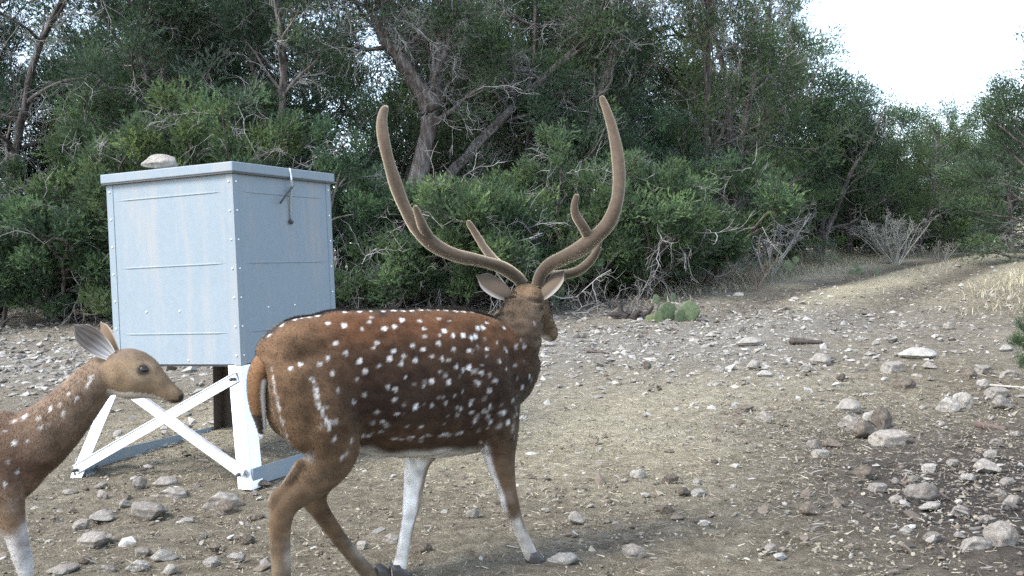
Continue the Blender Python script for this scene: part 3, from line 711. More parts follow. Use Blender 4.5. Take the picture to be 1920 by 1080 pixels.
def sstep(a, b, x): t = np.clip((x-a)/(b-a), 0, 1); return t*t*(3-2*t)
def lerp3(c, col, w): return c*(1-w[:, None])+np.array(col)[None]*w[:, None]

WHITE = (.7, .68, .64)
def finish_deer(name, D, body, paths, coat, spots, ears, nfur, label, cat, root_rot, seed, lenmul=None, fl=(.012, .024), extra=()):
    root = link(name, None, label=label, category=cat); root.location = D.O; root.rotation_euler = (0, 0, root_rot)
    v, n, t = mesh_arrays(body)
    pid, par = parts_of(v, paths)
    c = coat(v, n, pid, par)
    for p, r_, s_ in spots:
        d = np.linalg.norm(v-np.array(p)[None], axis=1); w = (1-sstep(r_*.45, r_*.95, d+noise3(v, 120, 3)*.0015))*s_
        c = lerp3(c, WHITE, w)
    for ev, en, et, ec in extra: t = np.vstack([t, et+len(v)]); v = np.vstack([v, ev]); n = np.vstack([n, en]); c = np.vstack([c, ec])
    def flow(P, N):
        q, a = parts_of(P, [x[::2] for x in paths])
        tx = np.zeros_like(P); 
        tx[:] = (-1, 0, -.45)
        tx[(q == 1)] = (-.5, 0, -.9); leg = q >= 3; tx[leg] = (-.25, 0, -1)
        tx[:, 2] += noise3(P, 26, 8)*.35; tx[:, 0] += noise3(P, 30, 9)*.25
        return tx
    FV, FF, FC, FN = fur(v, n, t, c, nfur, flow, seed, fl[0], fl[1], .0014, .3, lenmul)
    allv, allt, allc = [v], [t], [c]; k = len(v)
    for ev, et, ec in ears: allv.append(ev); allt.append(et+k); allc.append(ec); k += len(ev)
    me = mk_mesh('body', np.vstack(allv), np.vstack(allt), np.vstack(allc)); link('body', me, M['coat'], root)
    link('fur', mk_mesh('fur', FV, FF, FC, True, FN), M['coat'], root, kind='stuff')
    return root

def sphere_part(name, p, r, mat, root, sc=(1, 1, 1)):
    vv, f = ICO[2]; o = link(name, mk_mesh(name, vv*r*np.array(sc), f), mat, root); o.location = p; return o
def hoof_mesh(root, p, fwd, s=1.0):
    """cloven hoof: two toes"""
    f = Vector((fwd.x, fwd.y, 0)).normalized(); sd = Vector((-f.y, f.x, 0)); m = MB()
    for e in (-1, 1):
        c = Vector((p.x, p.y, 0))+sd*(e*.0125*s)
        rows = []
        for h, ln, wd, sh in ((0, .036, .0125, .010), (.016, .032, .0125, .006), (.034, .022, .0115, -.002), (.05, .014, .0095, -.008)):
            rows.append([c+f*(math.cos(a)*ln*s*(1.15 if math.cos(a) > 0 else .7)+sh*s)+sd*(math.sin(a)*wd*s)+Vector((0, 0, (p.z-.05*s)+h*s)) for a in np.linspace(0, 2*math.pi, 12, endpoint=False)])
        V = [q for r_ in rows for q in r_]; k = len(V); V += [sum(rows[0], Vector())/12, sum(rows[-1], Vector())/12]
        F = [[i*12+j, i*12+(j+1) % 12, (i+1)*12+(j+1) % 12, (i+1)*12+j] for i in range(3) for j in range(12)]
        b = m.n; m.add(np.array([list(q) for q in V]), F)
        jj = np.arange(12); m.f[3].append(b+np.vstack([np.stack([(jj+1) % 12, jj, np.full(12, k)], 1), np.stack([36+jj, 36+(jj+1) % 12, np.full(12, k+1)], 1)]))
    link('hoof', m.mesh('hoof'), M['hoof'], root)

# ---- the buck
def buck():
    th = R(30); Pf = gnd(1003, 1056)
    rot = Matrix.Rotation(th, 3, 'Z'); O = Pf-rot@Vector((.42, -.085, 0)); O.z = 0
    D = Deer(O, th); L = D.L
    def row(px, py, lat, ra, rb): p = L(px, py, lat); return [p.x, p.y, p.z, ra, rb]
    def sec(px, top, bot, hw, lat=0):
        a = L(px, top, lat); b = L(px, bot, lat); c = (a+b)/2; return [c.x, c.y, c.z, hw, (a-b).length/2]
    mb = MB(); paths = []
    trunk = [sec(510, 642, 735, .042), sec(530, 609, 782, .088), sec(572, 588, 830, .132), sec(640, 580, 846, .145), sec(730, 579, 855, .16),
             sec(815, 579, 858, .168), sec(885, 584, 850, .155), sec(935, 603, 830, .128), sec(963, 640, 806, .095), sec(978, 690, 782, .055)]
    paths.append(loft(mb, trunk, n=44, sides=32))
    poll = L(988, 552, .02)
    neck = [row(925, 690, 0, .115, .15), row(955, 650, 0, .1, .12), row(968, 618, .005, .092, .096), row(979, 585, .012, .08, .082), [poll.x, poll.y, poll.z-.012, .068, .06]]
    paths.append(loft(mb, neck, n=22, sides=24))
    hd = (D.Ri@Vector((.10, .165, -.165))); hl = hd.length; hn = hd.normalized()
    latv = Vector((0, 0, 1)).cross(hn).normalized()
    upv = hn.cross(latv).normalized()
    if upv.z < 0: upv = -upv
    def hp(t, drop=0): return poll+hd*t-upv*drop
    hk = []
    for t, dr, ra, rb in ((-.12, .008, .05, .04), (.06, .01, .072, .062), (.3, .016, .064, .068), (.5, .018, .05, .058), (.72, .014, .036, .042), (.92, .012, .029, .032), (1.0, .013, .02, .022)):
        p = hp(t, dr); hk.append([p.x, p.y, p.z, ra, rb])
    paths.append(loft(mb, hk, lat=tuple(latv), n=24, sides=20))
    # legs: 3 near fore, 4 far fore, 5 near hind, 6 far hind
    legs = [
      [row(925, 720, -.075, .06, .105), row(932, 800, -.088, .056, .085), row(938, 862, -.09, .044, .057), row(950, 915, -.088, .031, .036), row(957, 945, -.086, .029, .033),
       row(968, 975, -.085, .0215, .025), row(981, 1008, -.085, .02, .023), row(990, 1028, -.085, .023, .026), row(998, 1046, -.085, .021, .025)],
      [row(870, 740, .07, .055, .09), row(815, 815, .08, .05, .07), row(785, 862, .08, .041, .047), row(776, 912, .08, .032, .037), row(772, 945, .08, .029, .033),
       row(764, 985, .08, .0215, .026), row(754, 1040, .08, .02, .024), row(747, 1068, .08, .024, .027), row(743, 1086, .08, .021, .025)],
      [row(575, 690, -.075, .07, .135), row(590, 760, -.098, .07, .135), row(618, 820, -.105, .062, .118), row(613, 868, -.105, .05, .084), row(577, 912, -.103, .036, .054), row(540, 942, -.1, .029, .043),
       row(526, 975, -.1, .0265, .038), row(525, 1020, -.1, .0245, .033), row(528, 1080, -.1, .024, .031), row(532, 1120, -.1, .025, .03), row(538, 1140, -.1, .022, .027)],
      [row(585, 700, .07, .065, .12), row(600, 780, .09, .062, .11), row(612, 845, .1, .05, .08), row(600, 900, .1, .037, .053), row(592, 940, .1, .028, .038),
       row(622, 990, .1, .0235, .029), row(662, 1042, .1, .021, .026), row(703, 1090, .1, .024, .028), row(716, 1108, .1, .021, .026)]]
    for lg in legs: paths.append(loft(mb, lg, n=34, sides=18))
    for a in ([row(565, 868, -.104, .018, .02), row(533, 915, -.102, .015, .017), row(511, 938, -.1, .017, .018), row(514, 956, -.1, .014, .016)],
              [row(590, 885, .1, .018, .02), row(576, 915, .1, .015, .017), row(572, 938, .1, .016, .017), row(582, 955, .1, .013, .015)]): loft(mb, a, n=12, sides=12)
    loft(mb, [row(625, 655, 0, .12, .11), row(560, 641, 0, .112, .086), row(516, 652, 0, .082, .06), row(490, 672, 0, .048, .042)], n=16, sides=22)
    for e, dx in ((-1, 0), (1, 18)): loft(mb, [row(524+dx, 662, .04*e, .06, .055), row(545+dx, 715, .055*e, .065, .06), row(564+dx, 775, .07*e, .06, .062), row(592+dx, 832, .08*e, .05, .055)], n=16, sides=18)
    body = remesh(mb.mesh('body_raw'), .0085, 4)
    tl = MB(); loft(tl, [row(540, 690, 0, .03, .03), row(506, 676, 0, .04, .036), row(488, 694, 0, .043, .034), row(481, 728, 0, .039, .029), row(484, 765, 0, .031, .024), row(490, 798, 0, .019, .015), row(491, 819, 0, .007, .007)], n=34, sides=22)
    tv, tn_, tt = mesh_arrays(tl.mesh('tail_raw')); tp_ = np.repeat(np.linspace(0, 1, 34), 22); tp_ = np.concatenate([tp_, [0, 1]])
    tc = np.tile(np.array([.2, .105, .05]), (len(tv), 1))*(1-.45*tp_)[:, None]; tc[tp_ > .72] = (.028, .02, .017); tc[tp_ > .95] = WHITE
    wk = (tn_[:, 0] > .3) & (tp_ > .42) & (tp_ < .95); tc[wk] = WHITE
    extra = [(tv, tn_, tt, tc)]
    v, n, t = mesh_arrays(body)
    E = np.vstack([t[:, [0, 1]], t[:, [1, 2]], t[:, [2, 0]]]); deg = np.bincount(E.ravel(), minlength=len(v))[:, None]
    rx = L(620, 700, 0).x; rzz = L(560, 800, 0).z; wsm = (sstep(rx, rx-.08, v[:, 0])*sstep(rzz, rzz+.06, v[:, 2]))[:, None]
    for it in range(36):                                # even out the haunch
        acc = np.zeros_like(v)
        for k in range(3): acc[:, k] = np.bincount(E[:, 0], v[E[:, 1], k], len(v))+np.bincount(E[:, 1], v[E[:, 0], k], len(v))
        v = v+.5*wsm*(acc/np.maximum(deg, 1)-v)
    body.vertices.foreach_set('co', v.astype(np.float32).ravel()); body.update(); v, n, t = mesh_arrays(body)
    q0, a0 = parts_of(v, paths)                         # ruffled coat on the neck
    def gs(c, r): return np.exp(-(((v-np.array(c)[None])/np.array(r)[None])**2).sum(1))
    def pl(px, py): h = L(px, py, -.12); return (h.x, -.13, h.z)
    side = (n[:, 1] < -.2)
    mus = side*(-.017*gs(pl(700, 800), (.075, .12, .1))+.012*gs(pl(545, 660), (.06, .12, .06))-.012*gs(pl(600, 690), (.05, .12, .07))
          -.016*gs(pl(868, 740), (.03, .12, .13))+.014*gs(pl(925, 720), (.06, .12, .09))+.009*gs(pl(930, 800), (.05, .12, .06))-.008*gs(pl(905, 640), (.04, .12, .04))
          +.011*gs(pl(620, 790), (.07, .12, .08))-.011*gs(pl(575, 800), (.025, .1, .09))-.012*gs(pl(962, 690), (.025, .12, .1))+.006*gs(pl(780, 760), (.12, .12, .09)))
    rib = side*(q0 == 0)*.0022*np.sin((v[:, 0]+.35*v[:, 2])*95)*gs(pl(790, 740), (.16, .2, .12))
    v = v+n*(mus+rib)[:, None]
    amp = ((q0 == 1)*sstep(.1, .4, a0)*(1-sstep(.85, 1, a0))*.0055+(q0 == 0)*.0012)
    v = v+n*(amp*np.sin(noise3(v*np.array([1, 1, 2.2]), 24, 61)*3.2))[:, None]
    body.vertices.foreach_set('co', v.astype(np.float32).ravel()); body.update(); v, n, t = mesh_arrays(body)
    bvh = BVHTree.FromPolygons([Vector(q) for q in v], t.tolist())
    def cast(px, py):
        h = bvh.ray_cast(D.o, D.Ri@ray(px, py)); return h[0]
    Z1 = [(350,133),(410,140),(478,153),(563,153),(600,146),(628,120),(505,127),(512,110),(710,153),(787,160),(768,177),(820,178),(857,178),(767,208),(822,230),(713,182),(668,215),(708,230),(742,256),(778,264),(803,272),(880,300),(858,308),(832,293),(880,235),(945,230),(912,150),(930,148),(888,187),(904,183),(945,130),(765,115),(805,122),(695,123),(418,243),(470,273),(533,207),(520,225),(377,208),(597,237),(583,263),(634,256),(625,285),(678,270),(542,293),(490,312),(772,316),(805,352),(740,348),(710,368),(640,335),(487,400),(388,378),(320,283),(245,285),(210,300),(680,445),(740,440),(793,430),(828,403),(855,388),(885,435),(850,452),(888,465),(610,470),(535,465),(600,420),(575,370),(605,378),(700,520),(955,385),(980,348),(993,275),(1018,303),(1053,290),(1080,372),(1045,420),(1010,465),(1058,470),(1025,505),(925,315),(917,357),(985,205),(1020,235),(440,570),(380,500),(375,565),(445,430),(420,620),(405,635),(470,605),(500,555),(480,555),(555,500),(550,540),(1085,220),(1113,185),(1123,130),(1010,150),(930,290),(350,260),(365,320),(960,440),(900,500),(960,500)]
    spots = []; rs_ = random.Random(3)
    hot = {(563,153),(600,146),(628,120),(787,160),(820,178),(857,178),(912,150),(930,148),(888,187),(904,183),(880,300),(350,133),(410,140),(768,208),(680,445),(470,273)}
    for zx, zy in Z1:
        h = cast(440+zx/2, 540+zy/2)
        if h is not None:
            b = (zx, zy) in hot; spots.append((h, .0125 if b else rs_.uniform(.0075, .011), .95 if b else rs_.uniform(.38, .75)))
    for i in range(16):                                # pale streak on the thigh
        k = i/15; h = cast(440+(288+k*62+6*math.sin(k*9))/2, 540+(340+k*185)/2)
        if h is not None: spots.append((h, .0085, .62))
    for i in range(26):                                # pale hair along the back edge of the thigh
        k = i/25; q = catmull([(507, 690, 0), (512, 725, 0), (519, 760, 0), (529, 800, 0), (541, 838, 0)], 26)[i]; h = cast(q[0]+3, q[1])
        if h is not None: spots.append((h, rs_.uniform(.004, .0075), rs_.uniform(.25, .5)))
    for i in range(22):                                # broken pale line along the lower flank
        k = i/21; h = cast(440+(555+k*295)/2, 540+(572-k*26+4*math.sin(k*30))/2)
        if h is not None and rs_.random() < .6: spots.append((h, rs_.uniform(.006, .011), rs_.uniform(.2, .6)))
    sp = catmull(trunk, 60); top = np.stack([sp[:, 0], sp[:, 1], sp[:, 2]+sp[:, 4]], 1)
    for zx in (118,165,213,240,267,300,400,455,500,545,585,620,650,685,715,748,780,815,845,878):
        p = L(440+zx/2, 585, 0); k = np.argmin(abs(top[:, 0]-p.x))
        for e in (-1, 1):
            q = bvh.ray_cast(Vector((p.x, e*.03, 2)), Vector((0, 0, -1)))[0]
            if q is not None: spots.append((q, .0105, .9))
    for i in range(70):                                # faint flecks over shoulder and lower flank
        a, b = (rs_.uniform(885, 1000), rs_.uniform(630, 830)) if i < 45 else (rs_.uniform(600, 900), rs_.uniform(700, 830))
        h = cast(a, b)
        if h is not None: spots.append((h, rs_.uniform(.006, .012), rs_.uniform(.12, .34)))
    idx = np.nonzero((n[:, 1] > .25) & (v[:, 2] > .52) & (v[:, 2] < .9) & (v[:, 0] < .45))[0]; r2 = np.random.default_rng(8); chosen = []
    for i in r2.permutation(idx):
        if all((v[i]-q)@(v[i]-q) > .065**2 for q in chosen):
            chosen.append(v[i]); spots.append((v[i], .011, .8))
        if len(chosen) > 90: break
    zt_ = np.interp
    def coat(v, n, pid, par):
        x, y, z = v.T; N1 = noise3(v, 9, 1); N2 = noise3(v, 28, 2)
        tq = paths[0]; o = np.argsort(tq[:, 0]); zc = np.interp(x, tq[o, 0], tq[o, 2]); hh = np.interp(x, tq[o, 0], tq[o, 4])
        rel = (z-zc)/hh                                  # 1 back, -1 belly
        c = np.tile(np.array([.064, .035, .02]), (len(v), 1))
        c = lerp3(c, (.12, .053, .025), sstep(.45, .85, rel+.08*N1)*sstep(.42, .3, x))
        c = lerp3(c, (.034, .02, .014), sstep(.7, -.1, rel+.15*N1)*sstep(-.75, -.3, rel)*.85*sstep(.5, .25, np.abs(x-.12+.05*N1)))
        c = lerp3(c, (.085, .06, .04), sstep(.2, .42, x)*sstep(.4, -.5, rel)*.7)
        c = lerp3(c, (.142, .084, .046), sstep(-.2, -.44, x)*.85)     # tan rump
        c = lerp3(c, (.036, .026, .021), (1-sstep(.022, .045, np.abs(y)+.006*N2))*sstep(.6, .9, rel)*(x < .46)*(x > -.5))
        belly = sstep(-.84, -.96, rel+.05*N2)*(n[:, 2] < .15); c = lerp3(c, WHITE, belly*.9*(pid == 0)*sstep(-.3, -.2, x))
        k = pid == 1; c[k] = lerp3(c[k], (.15, .105, .07), .45+.5*sstep(.15, .5, par[k])); c[k] *= (1+.35*N2[k]*sstep(.1, .5, par[k]))[:, None]
        k = pid == 2; c[k] = np.array([.165, .108, .064])
        kk = k & (par > .9); c[kk] = (.02, .017, .016)
        c = lerp3(c, WHITE, k*sstep(-.75, -.95, n@np.array(upv))*(par < .9)*.8)
        for li in (3, 4, 5, 6):
            k = pid == li; out = n[:, 1]*(-1 if li in (3, 5) else 1)
            tan_ = np.array([.145, .092, .053]) if li >= 5 else np.array([.145, .092, .055])
            f0 = .3 if li >= 5 else .28
            w = sstep(f0-.2, f0+.05, par)
            cc = lerp3(c, tan_, w)
            inner = (sstep(.05, -.4, out+.12*N2) if li < 5 else .6*sstep(-.55, -.85, out+.1*N2))*sstep(.1, .25, par); cc = lerp3(cc, WHITE, inner*.92)
            if li == 6: cc = lerp3(c, tan_*.9, w)
            if li < 5: cc = lerp3(cc, (.5, .475, .43), sstep(.42, .72, par+.08*N2)*.72)
            else: cc = lerp3(cc, (.2, .155, .105), sstep(.62, .8, par)*.6); cc = lerp3(cc, WHITE, np.exp(-((par-.74)/.05)**2)*.22*sstep(-.1, .5, n[:, 0]))
            if li < 5: cc = lerp3(cc, tan_, sstep(.1, .5, n[:, 0]+.1*N2)*(1-sstep(.62, .85, par))*.75)
            back = sstep(-.55, -.85, n[:, 0])*sstep(.12, .22, par)*(1-sstep(.45, .6, par)); cc = lerp3(cc, WHITE, back*(.8 if li < 5 else .25))
            c[k] = cc[k]
        N3 = noise3(v, 75, 12); N4 = noise3(v*np.array([1, 1, 2.]), 45, 13)
        return np.clip(c*(.72+.2*(c[:, 1:2] > .25))*(1+.1*N1+.12*N2+.16*N3+.14*N4)[:, None], .01, .8)
    ears = []
    co, ci = (.105, .078, .056), (.26, .225, .195)
    eb = L(955, 557, .03); et = D.W(at(893, 516, (D.Rm@eb+D.O).y-.02))
    ears.append(ear(eb+Vector((.005, 0, 0)), et, .09, D.Ri@Vector((-.25, .75, -.62)), co, ci, 0, 1))
    eb2 = L(1012, 560, -.015); et2 = D.W(at(1058, 507, (D.Rm@eb2+D.O).y+.0))
    ears.append(ear(eb2, et2, .085, D.Ri@Vector((.78, .6, -.25)), co, ci, 0, -1))
    def lm(P):
        a = 1+1.2*np.exp(-((P[:, 0]-.22)/.2)**2)*(np.abs(P[:, 1]) < .03)*(P[:, 2] > .85)
        a = np.where(P[:, 2] < .42, .55, a); a = np.where((P[:, 2] > .9) & (P[:, 0] > .38), 1.25, a)
        return a
    root = finish_deer('axis_deer_buck', D, body, paths, coat, spots, ears, 150000,
        'white-spotted reddish brown buck with tall velvet antlers walking past the feeder, head turned away', 'deer', th, 31, lm, (.007, .014), extra)
    r5 = np.random.default_rng(55); ncr = 5200; cx_ = r5.uniform(-.42, .44, ncr); cy_ = r5.normal(0, .012, ncr)   # dark crest of hair along the spine
    cz_ = np.array([(bvh.ray_cast(Vector((a, b, 2)), Vector((0, 0, -1)))[0] or Vector((0, 0, .5))).z-.003 for a, b in zip(cx_, cy_)])
    ln = (.004+.012*np.exp(-((cx_-.24)/.13)**2)+.002*np.exp(-((cx_+.3)/.12)**2))*r5.uniform(.6, 1.2, ncr)
    bs = np.stack([cx_, cy_, cz_], 1); tp5 = bs+np.stack([-.7*ln, r5.normal(0, .15, ncr)*ln, ln*.95+.004], 1); w5 = np.stack([r5.normal(0, 1, ncr), r5.normal(0, 1, ncr), np.zeros(ncr)], 1); w5 = unit(w5)*.0015
    link('dorsal_crest', mk_mesh('dorsal_crest', np.stack([bs-w5, bs+w5, tp5], 1).reshape(-1, 3), np.arange(ncr*3).reshape(-1, 3), np.repeat(np.array([.022, .018, .017])*r5.uniform(.6, 1.6, ncr)[:, None], 3, 0)), M['coat'], root, kind='stuff')
    # antlers: pixel path plus depth behind/before the skull
    Y0 = (D.Rm@poll+D.O).y
    def apath(pts): return np.array([list(D.W(at(px, py, Y0+dy)))+[r_, r_] for px, py, dy, r_ in pts])
    def tubec(m, pts, n=40, sides=14):
        Q = catmull(apath(pts), n); rng2 = np.random.default_rng(len(pts)); w = noise3(Q[:, :3], 26, 4)*.055
        r_ = np.maximum(Q[:, 3]*.88*(1+w), .004); r_[-1] *= .55; r_[-2] *= .85
        sh = np.clip(.9+.25*noise3(Q[:, :3], 14, 5), .5, 1.3)
        cc = np.array([.068, .049, .036])[None]*sh[:, None]; cc = np.repeat(cc, sides, 0)*np.tile(.78+.44*rng2.random(sides), len(Q))[:, None]; cc = np.vstack([cc, cc[:1], cc[-1:]])
        m.tube(Q[:, :3], r_, sides); m.c[-1] = cc
    for A, T1, T2 in (
      ([(980,533,.03,.026),(968,519,.02,.0265),(940,501,-.01,.0265),(900,489,-.05,.0255),(855,479,-.09,.027),(815,460,-.11,.03),(783,428,-.12,.029),(757,385,-.11,.0255),(737,330,-.08,.0255),(722,275,-.05,.025),(716,235,-.02,.0235),(719,210,0,.019),(725,200,.01,.014)],
       [(950,507,.02,.02),(928,490,.08,.02),(908,464,.13,.0165),(893,440,.16,.015),(881,421,.17,.0125),(877,414,.175,.009)],
       [(812,455,-.11,.02),(795,430,-.14,.02),(786,408,-.15,.0165),(780,393,-.155,.0125),(777,386,-.157,.009)]),
      ([(1008,535,.0,.026),(1014,515,-.01,.0265),(1030,497,-.02,.0285),(1058,483,-.05,.0295),(1086,468,-.08,.0325),(1112,448,-.1,.035),(1140,420,-.11,.031),(1156,380,-.1,.0265),(1161,335,-.07,.0265),(1157,285,-.04,.0255),(1148,240,-.01,.023),(1137,205,.01,.0185),(1131,190,.02,.016),(1127,180,.02,.012)],
       [(1020,518,.03,.022),(1050,516,.07,.021),(1082,509,.1,.021),(1106,490,.12,.02),(1119,470,.12,.018),(1124,455,.12,.013),(1126,447,.12,.009)],
       [(1105,447,-.09,.023),(1093,425,-.12,.02),(1080,404,-.13,.0175),(1077,385,-.135,.0145),(1080,371,-.137,.0125),(1081,364,-.138,.009)])):
        m = MB(); tubec(m, A, 60, 16); tubec(m, T1, 26); tubec(m, T2, 26)
        am = m.mesh('antler'); an = link('antler', am, M['velvet'], root); av, an_, at_ = mesh_arrays(am)
        ac = np.clip(np.array([.1, .078, .06])*(1+.4*noise3(av*np.array([1, 1, .35]), 34, 6))[:, None], .03, .5)
        fv_, ff_, fc_, fn_ = fur(av, an_, at_, ac, 20000, lambda P, N: np.tile(np.array([0., 0, 1.]), (len(P), 1)), 71, .003, .006, .0007, .7)
        link('velvet_fuzz', mk_mesh('velvet_fuzz', fv_, ff_, fc_, True, fn_), M['velvet'], an, kind='stuff')
    ep = hp(.33, .0)-latv*.052+upv*.012; sphere_part('eye', ep, .0165, M['eye'], root)
    ep = hp(.33, .0)+latv*.052+upv*.012; sphere_part('eye', ep, .0165, M['eye'], root)
    for li in range(4):
        q = legs[li][-1]; p = Vector(q[:3]); pz = legs[li][-2]
        hoof_mesh(root, Vector((p.x, p.y, max(p.z-.012, .045))), Vector((1, 0, 0)), 1.15)
    return root
buck()

# ---- the fawn
def fawn():
    th = R(6); O = at(-170, 540, 2.86); O.z = 0
    D = Deer(O, th); L = D.L
    def row(px, py, lat, ra, rb): p = L(px, py, lat); return [p.x, p.y, p.z, ra, rb]
    def sec(px, top, bot, hw, lat=0):
        a = L(px, top, lat); b = L(px, bot, lat); c = (a+b)/2; return [c.x, c.y, c.z, hw, (a-b).length/2]
    mb = MB(); paths = []
    trunk = [sec(-500, 815, 890, .05), sec(-480, 785, 920, .085), sec(-420, 765, 950, .1), sec(-330, 762, 960, .105), sec(-230, 768, 968, .115), sec(-120, 770, 975, .12),
             sec(-45, 768, 975, .112), sec(8, 778, 965, .096), sec(48, 812, 950, .072), sec(72, 850, 925, .045)]
    paths.append(loft(mb, trunk, n=40, sides=28))
    neck = [row(-5, 845, 0, .085, .115), row(48, 836, 0, .076, .108), row(95, 805, 0, .065, .089), row(138, 761, 0, .056, .074), row(176, 718, 0, .05, .062), row(205, 692, 0, .046, .055)]
    paths.append(loft(mb, neck, n=24, sides=22))
    hk = [row(200, 688, 0, .04, .05), row(222, 695, 0, .05, .07), row(248, 702, 0, .051, .076), row(272, 711, 0, .044, .066), row(298, 725, 0, .029, .042), row(320, 738, 0, .022, .029), row(334, 744, 0, .019, .023), row(341, 747, 0, .013, .016)]
    paths.append(loft(mb, hk, n=26, sides=20))
    def fore(x0, lat, sh):
        return [row(x0-25, 880, lat*.85, .045, .08), row(x0, 940, lat, .036, .052), row(x0+17+sh*.3, 1000, lat, .027, .034), row(x0+32+sh*.6, 1052, lat, .0235, .027), row(x0+38+sh, 1085, lat, .018, .021),
                row(x0+42+sh, 1150, lat, .0165, .019), row(x0+46+sh, 1185, lat, .019, .021), row(x0+52+sh, 1206, lat, .017, .02)]
    def hind(x0, lat, sh):
        return [row(x0, 850, lat*.75, .06, .11), row(x0+15, 920, lat, .055, .1), row(x0+28, 975, lat, .042, .065), row(x0-10, 1035, lat, .027, .036), row(x0-35, 1068, lat, .022, .03),
                row(x0-28+sh, 1120, lat, .0175, .022), row(x0-22+sh, 1175, lat, .018, .021), row(x0-12+sh, 1200, lat, .017, .02)]
    legs = [fore(12, -.06, 0), fore(-40, .06, -30), hind(-440, -.07, 0), hind(-400, .07, 40)]
    for lg in legs: paths.append(loft(mb, lg, n=28, sides=16))
    tail = [row(-495, 815, 0, .025, .03), row(-515, 850, 0, .022, .025), row(-520, 900, 0, .018, .02), row(-518, 935, 0, .006, .007)]
    paths.append(loft(mb, tail, n=14, sides=12))
    body = remesh(mb.mesh('fawn_raw'), .0075, 5)
    v, n, t = mesh_arrays(body); bvh = BVHTree.FromPolygons([Vector(q) for q in v], t.tolist())
    spots = []
    for zx, zy, s_ in ((97,460,.95),(55,562,.8),(70,672,.7),(18,722,.75),(18,515,.7),(110,553,.5),(198,428,.75),(268,370,.7),(300,387,.75),(245,447,.7),(190,487,.5),(160,500,.55),(150,463,.5),(350,322,.8),(342,337,.7),(357,308,.6),(303,322,.55),(58,475,.5),(232,412,.5),(38,405,.9),(25,400,.7),(35,635,.4)):
        h = bvh.ray_cast(D.o, D.Ri@ray(zx/2.077, 560+zy/2.077))[0]
        if h is not None: spots.append((h, .0105 if s_ > .9 else .0078, s_))
    r2 = np.random.default_rng(18); chosen = []
    idx = np.nonzero((v[:, 2] > .5) & (v[:, 2] < .73) & ((v[:, 0] < .22) | (n[:, 1] > .3)) & (v[:, 0] < .3))[0]
    for i in r2.permutation(idx):
        if all((v[i]-q)@(v[i]-q) > .06**2 for q in chosen): chosen.append(v[i]); spots.append((v[i], .009, .8))
        if len(chosen) > 110: break
    def coat(v, n, pid, par):
        x, y, z = v.T; N1 = noise3(v, 9, 21); N2 = noise3(v, 28, 22)
        tq = paths[0]; o = np.argsort(tq[:, 0]); zc = np.interp(x, tq[o, 0], tq[o, 2]); hh = np.interp(x, tq[o, 0], tq[o, 4]); rel = (z-zc)/hh
        c = np.tile(np.array([.102, .061, .04]), (len(v), 1))
        c = lerp3(c, (.07, .04, .027), (1-sstep(.02, .05, np.abs(y)))*sstep(.5, .9, rel)*.8)
        c = lerp3(c, (.15, .096, .062), sstep(.2, -.6, rel)*.7)
        c = lerp3(c, WHITE, sstep(-.8, -.95, rel)*(n[:, 2] < 0)*(pid == 0))
        k = pid == 1; c[k] = lerp3(c[k], (.15, .105, .072), .3+.6*sstep(.1, .7, par[k]))
        c = lerp3(c, (.45, .41, .37), (pid == 1)*sstep(-.45, -.85, n[:, 2]+.08*N2)*sstep(.5, .8, par)*.75)
        k = pid == 2; c[k] = lerp3(np.tile(np.array([.2, .138, .085]), (k.sum(), 1)), (.105, .078, .058), sstep(.35, .8, n[k][:, 2]+.1*N2[k])*.75)
        kk = k & (n[:, 2] < -.55) & (par < .75); c[kk] = (.5, .44, .37)
        kk = k & (par > .86) & ((n[:, 2] < .25) | (par > .93)); c[kk] = (.035, .029, .028)
        mouth = k & (par > .7) & (np.abs(n[:, 2]+.62) < .13); c[mouth] = (.05, .035, .03)
        e = L(267, 694, -.04); d = np.linalg.norm(v-np.array(e), axis=1); c = lerp3(c, (.3, .23, .15), (1-sstep(.022, .045, d))*.55*(pid == 2)); c = lerp3(c, (.03, .024, .02), (1-sstep(.012, .022, d*(1+.3*N2)))*.9*(pid == 2))
        for li in (3, 4, 5, 6):
            k = pid == li; out = n[:, 1]*(-1 if li in (3, 5) else 1)
            cc = lerp3(c, (.17, .11, .066), sstep(.05, .3, par))
            if li < 5: cc = lerp3(cc, (.5, .49, .475), sstep(.1, .4, par+.08*N2)*.8)
            cc = lerp3(cc, WHITE, sstep(.05, -.4, out)*.9*sstep(.05, .2, par)); c[k] = cc[k]
        N3 = noise3(v, 75, 32); N4 = noise3(v*np.array([1, 1, 2.]), 45, 33)
        return np.clip(c*(1+.1*N1+.1*N2+.13*N3+.12*N4)[:, None], .01, .8)
    ears = []
    b = L(208, 667, -.03); tp = L(138, 609, -.05); ears.append(ear(b, tp, .066, (.35, -.8, -.1), (.1, .074, .055), (.25, .225, .21), 5))
    b = L(220, 662, .03); tp = L(188, 604, .05); ears.append(ear(b, tp, .075, (.75, .6, .1), (.17, .118, .075), (.4, .36, .34)))
    root = finish_deer('axis_deer_fawn', D, body, paths, coat, spots, ears, 95000, 'light brown spotted fawn with raised ears entering at the left edge', 'deer', th, 57,
                       lambda P: np.where(P[:, 2] < .45, .6, np.where(P[:, 0] > .52, .6, 1.)), (.009, .017))
    h = bvh.ray_cast(D.o, D.Ri@ray(267, 694))[0]
    sphere_part('eye', h+Vector((.0, .009, 0)), .0155, M['eye'], root, (1.1, .75, .8))
    sphere_part('eye', Vector((h.x, -h.y-.008, h.z)), .0165, M['eye'], root, (1.05, .8, .85))
    for lg in legs:
        p = Vector(lg[-1][:3]); hoof_mesh(root, Vector((p.x, p.y, max(p.z-.012, .045))), Vector((1, 0, 0)), 1.0)
fawn()

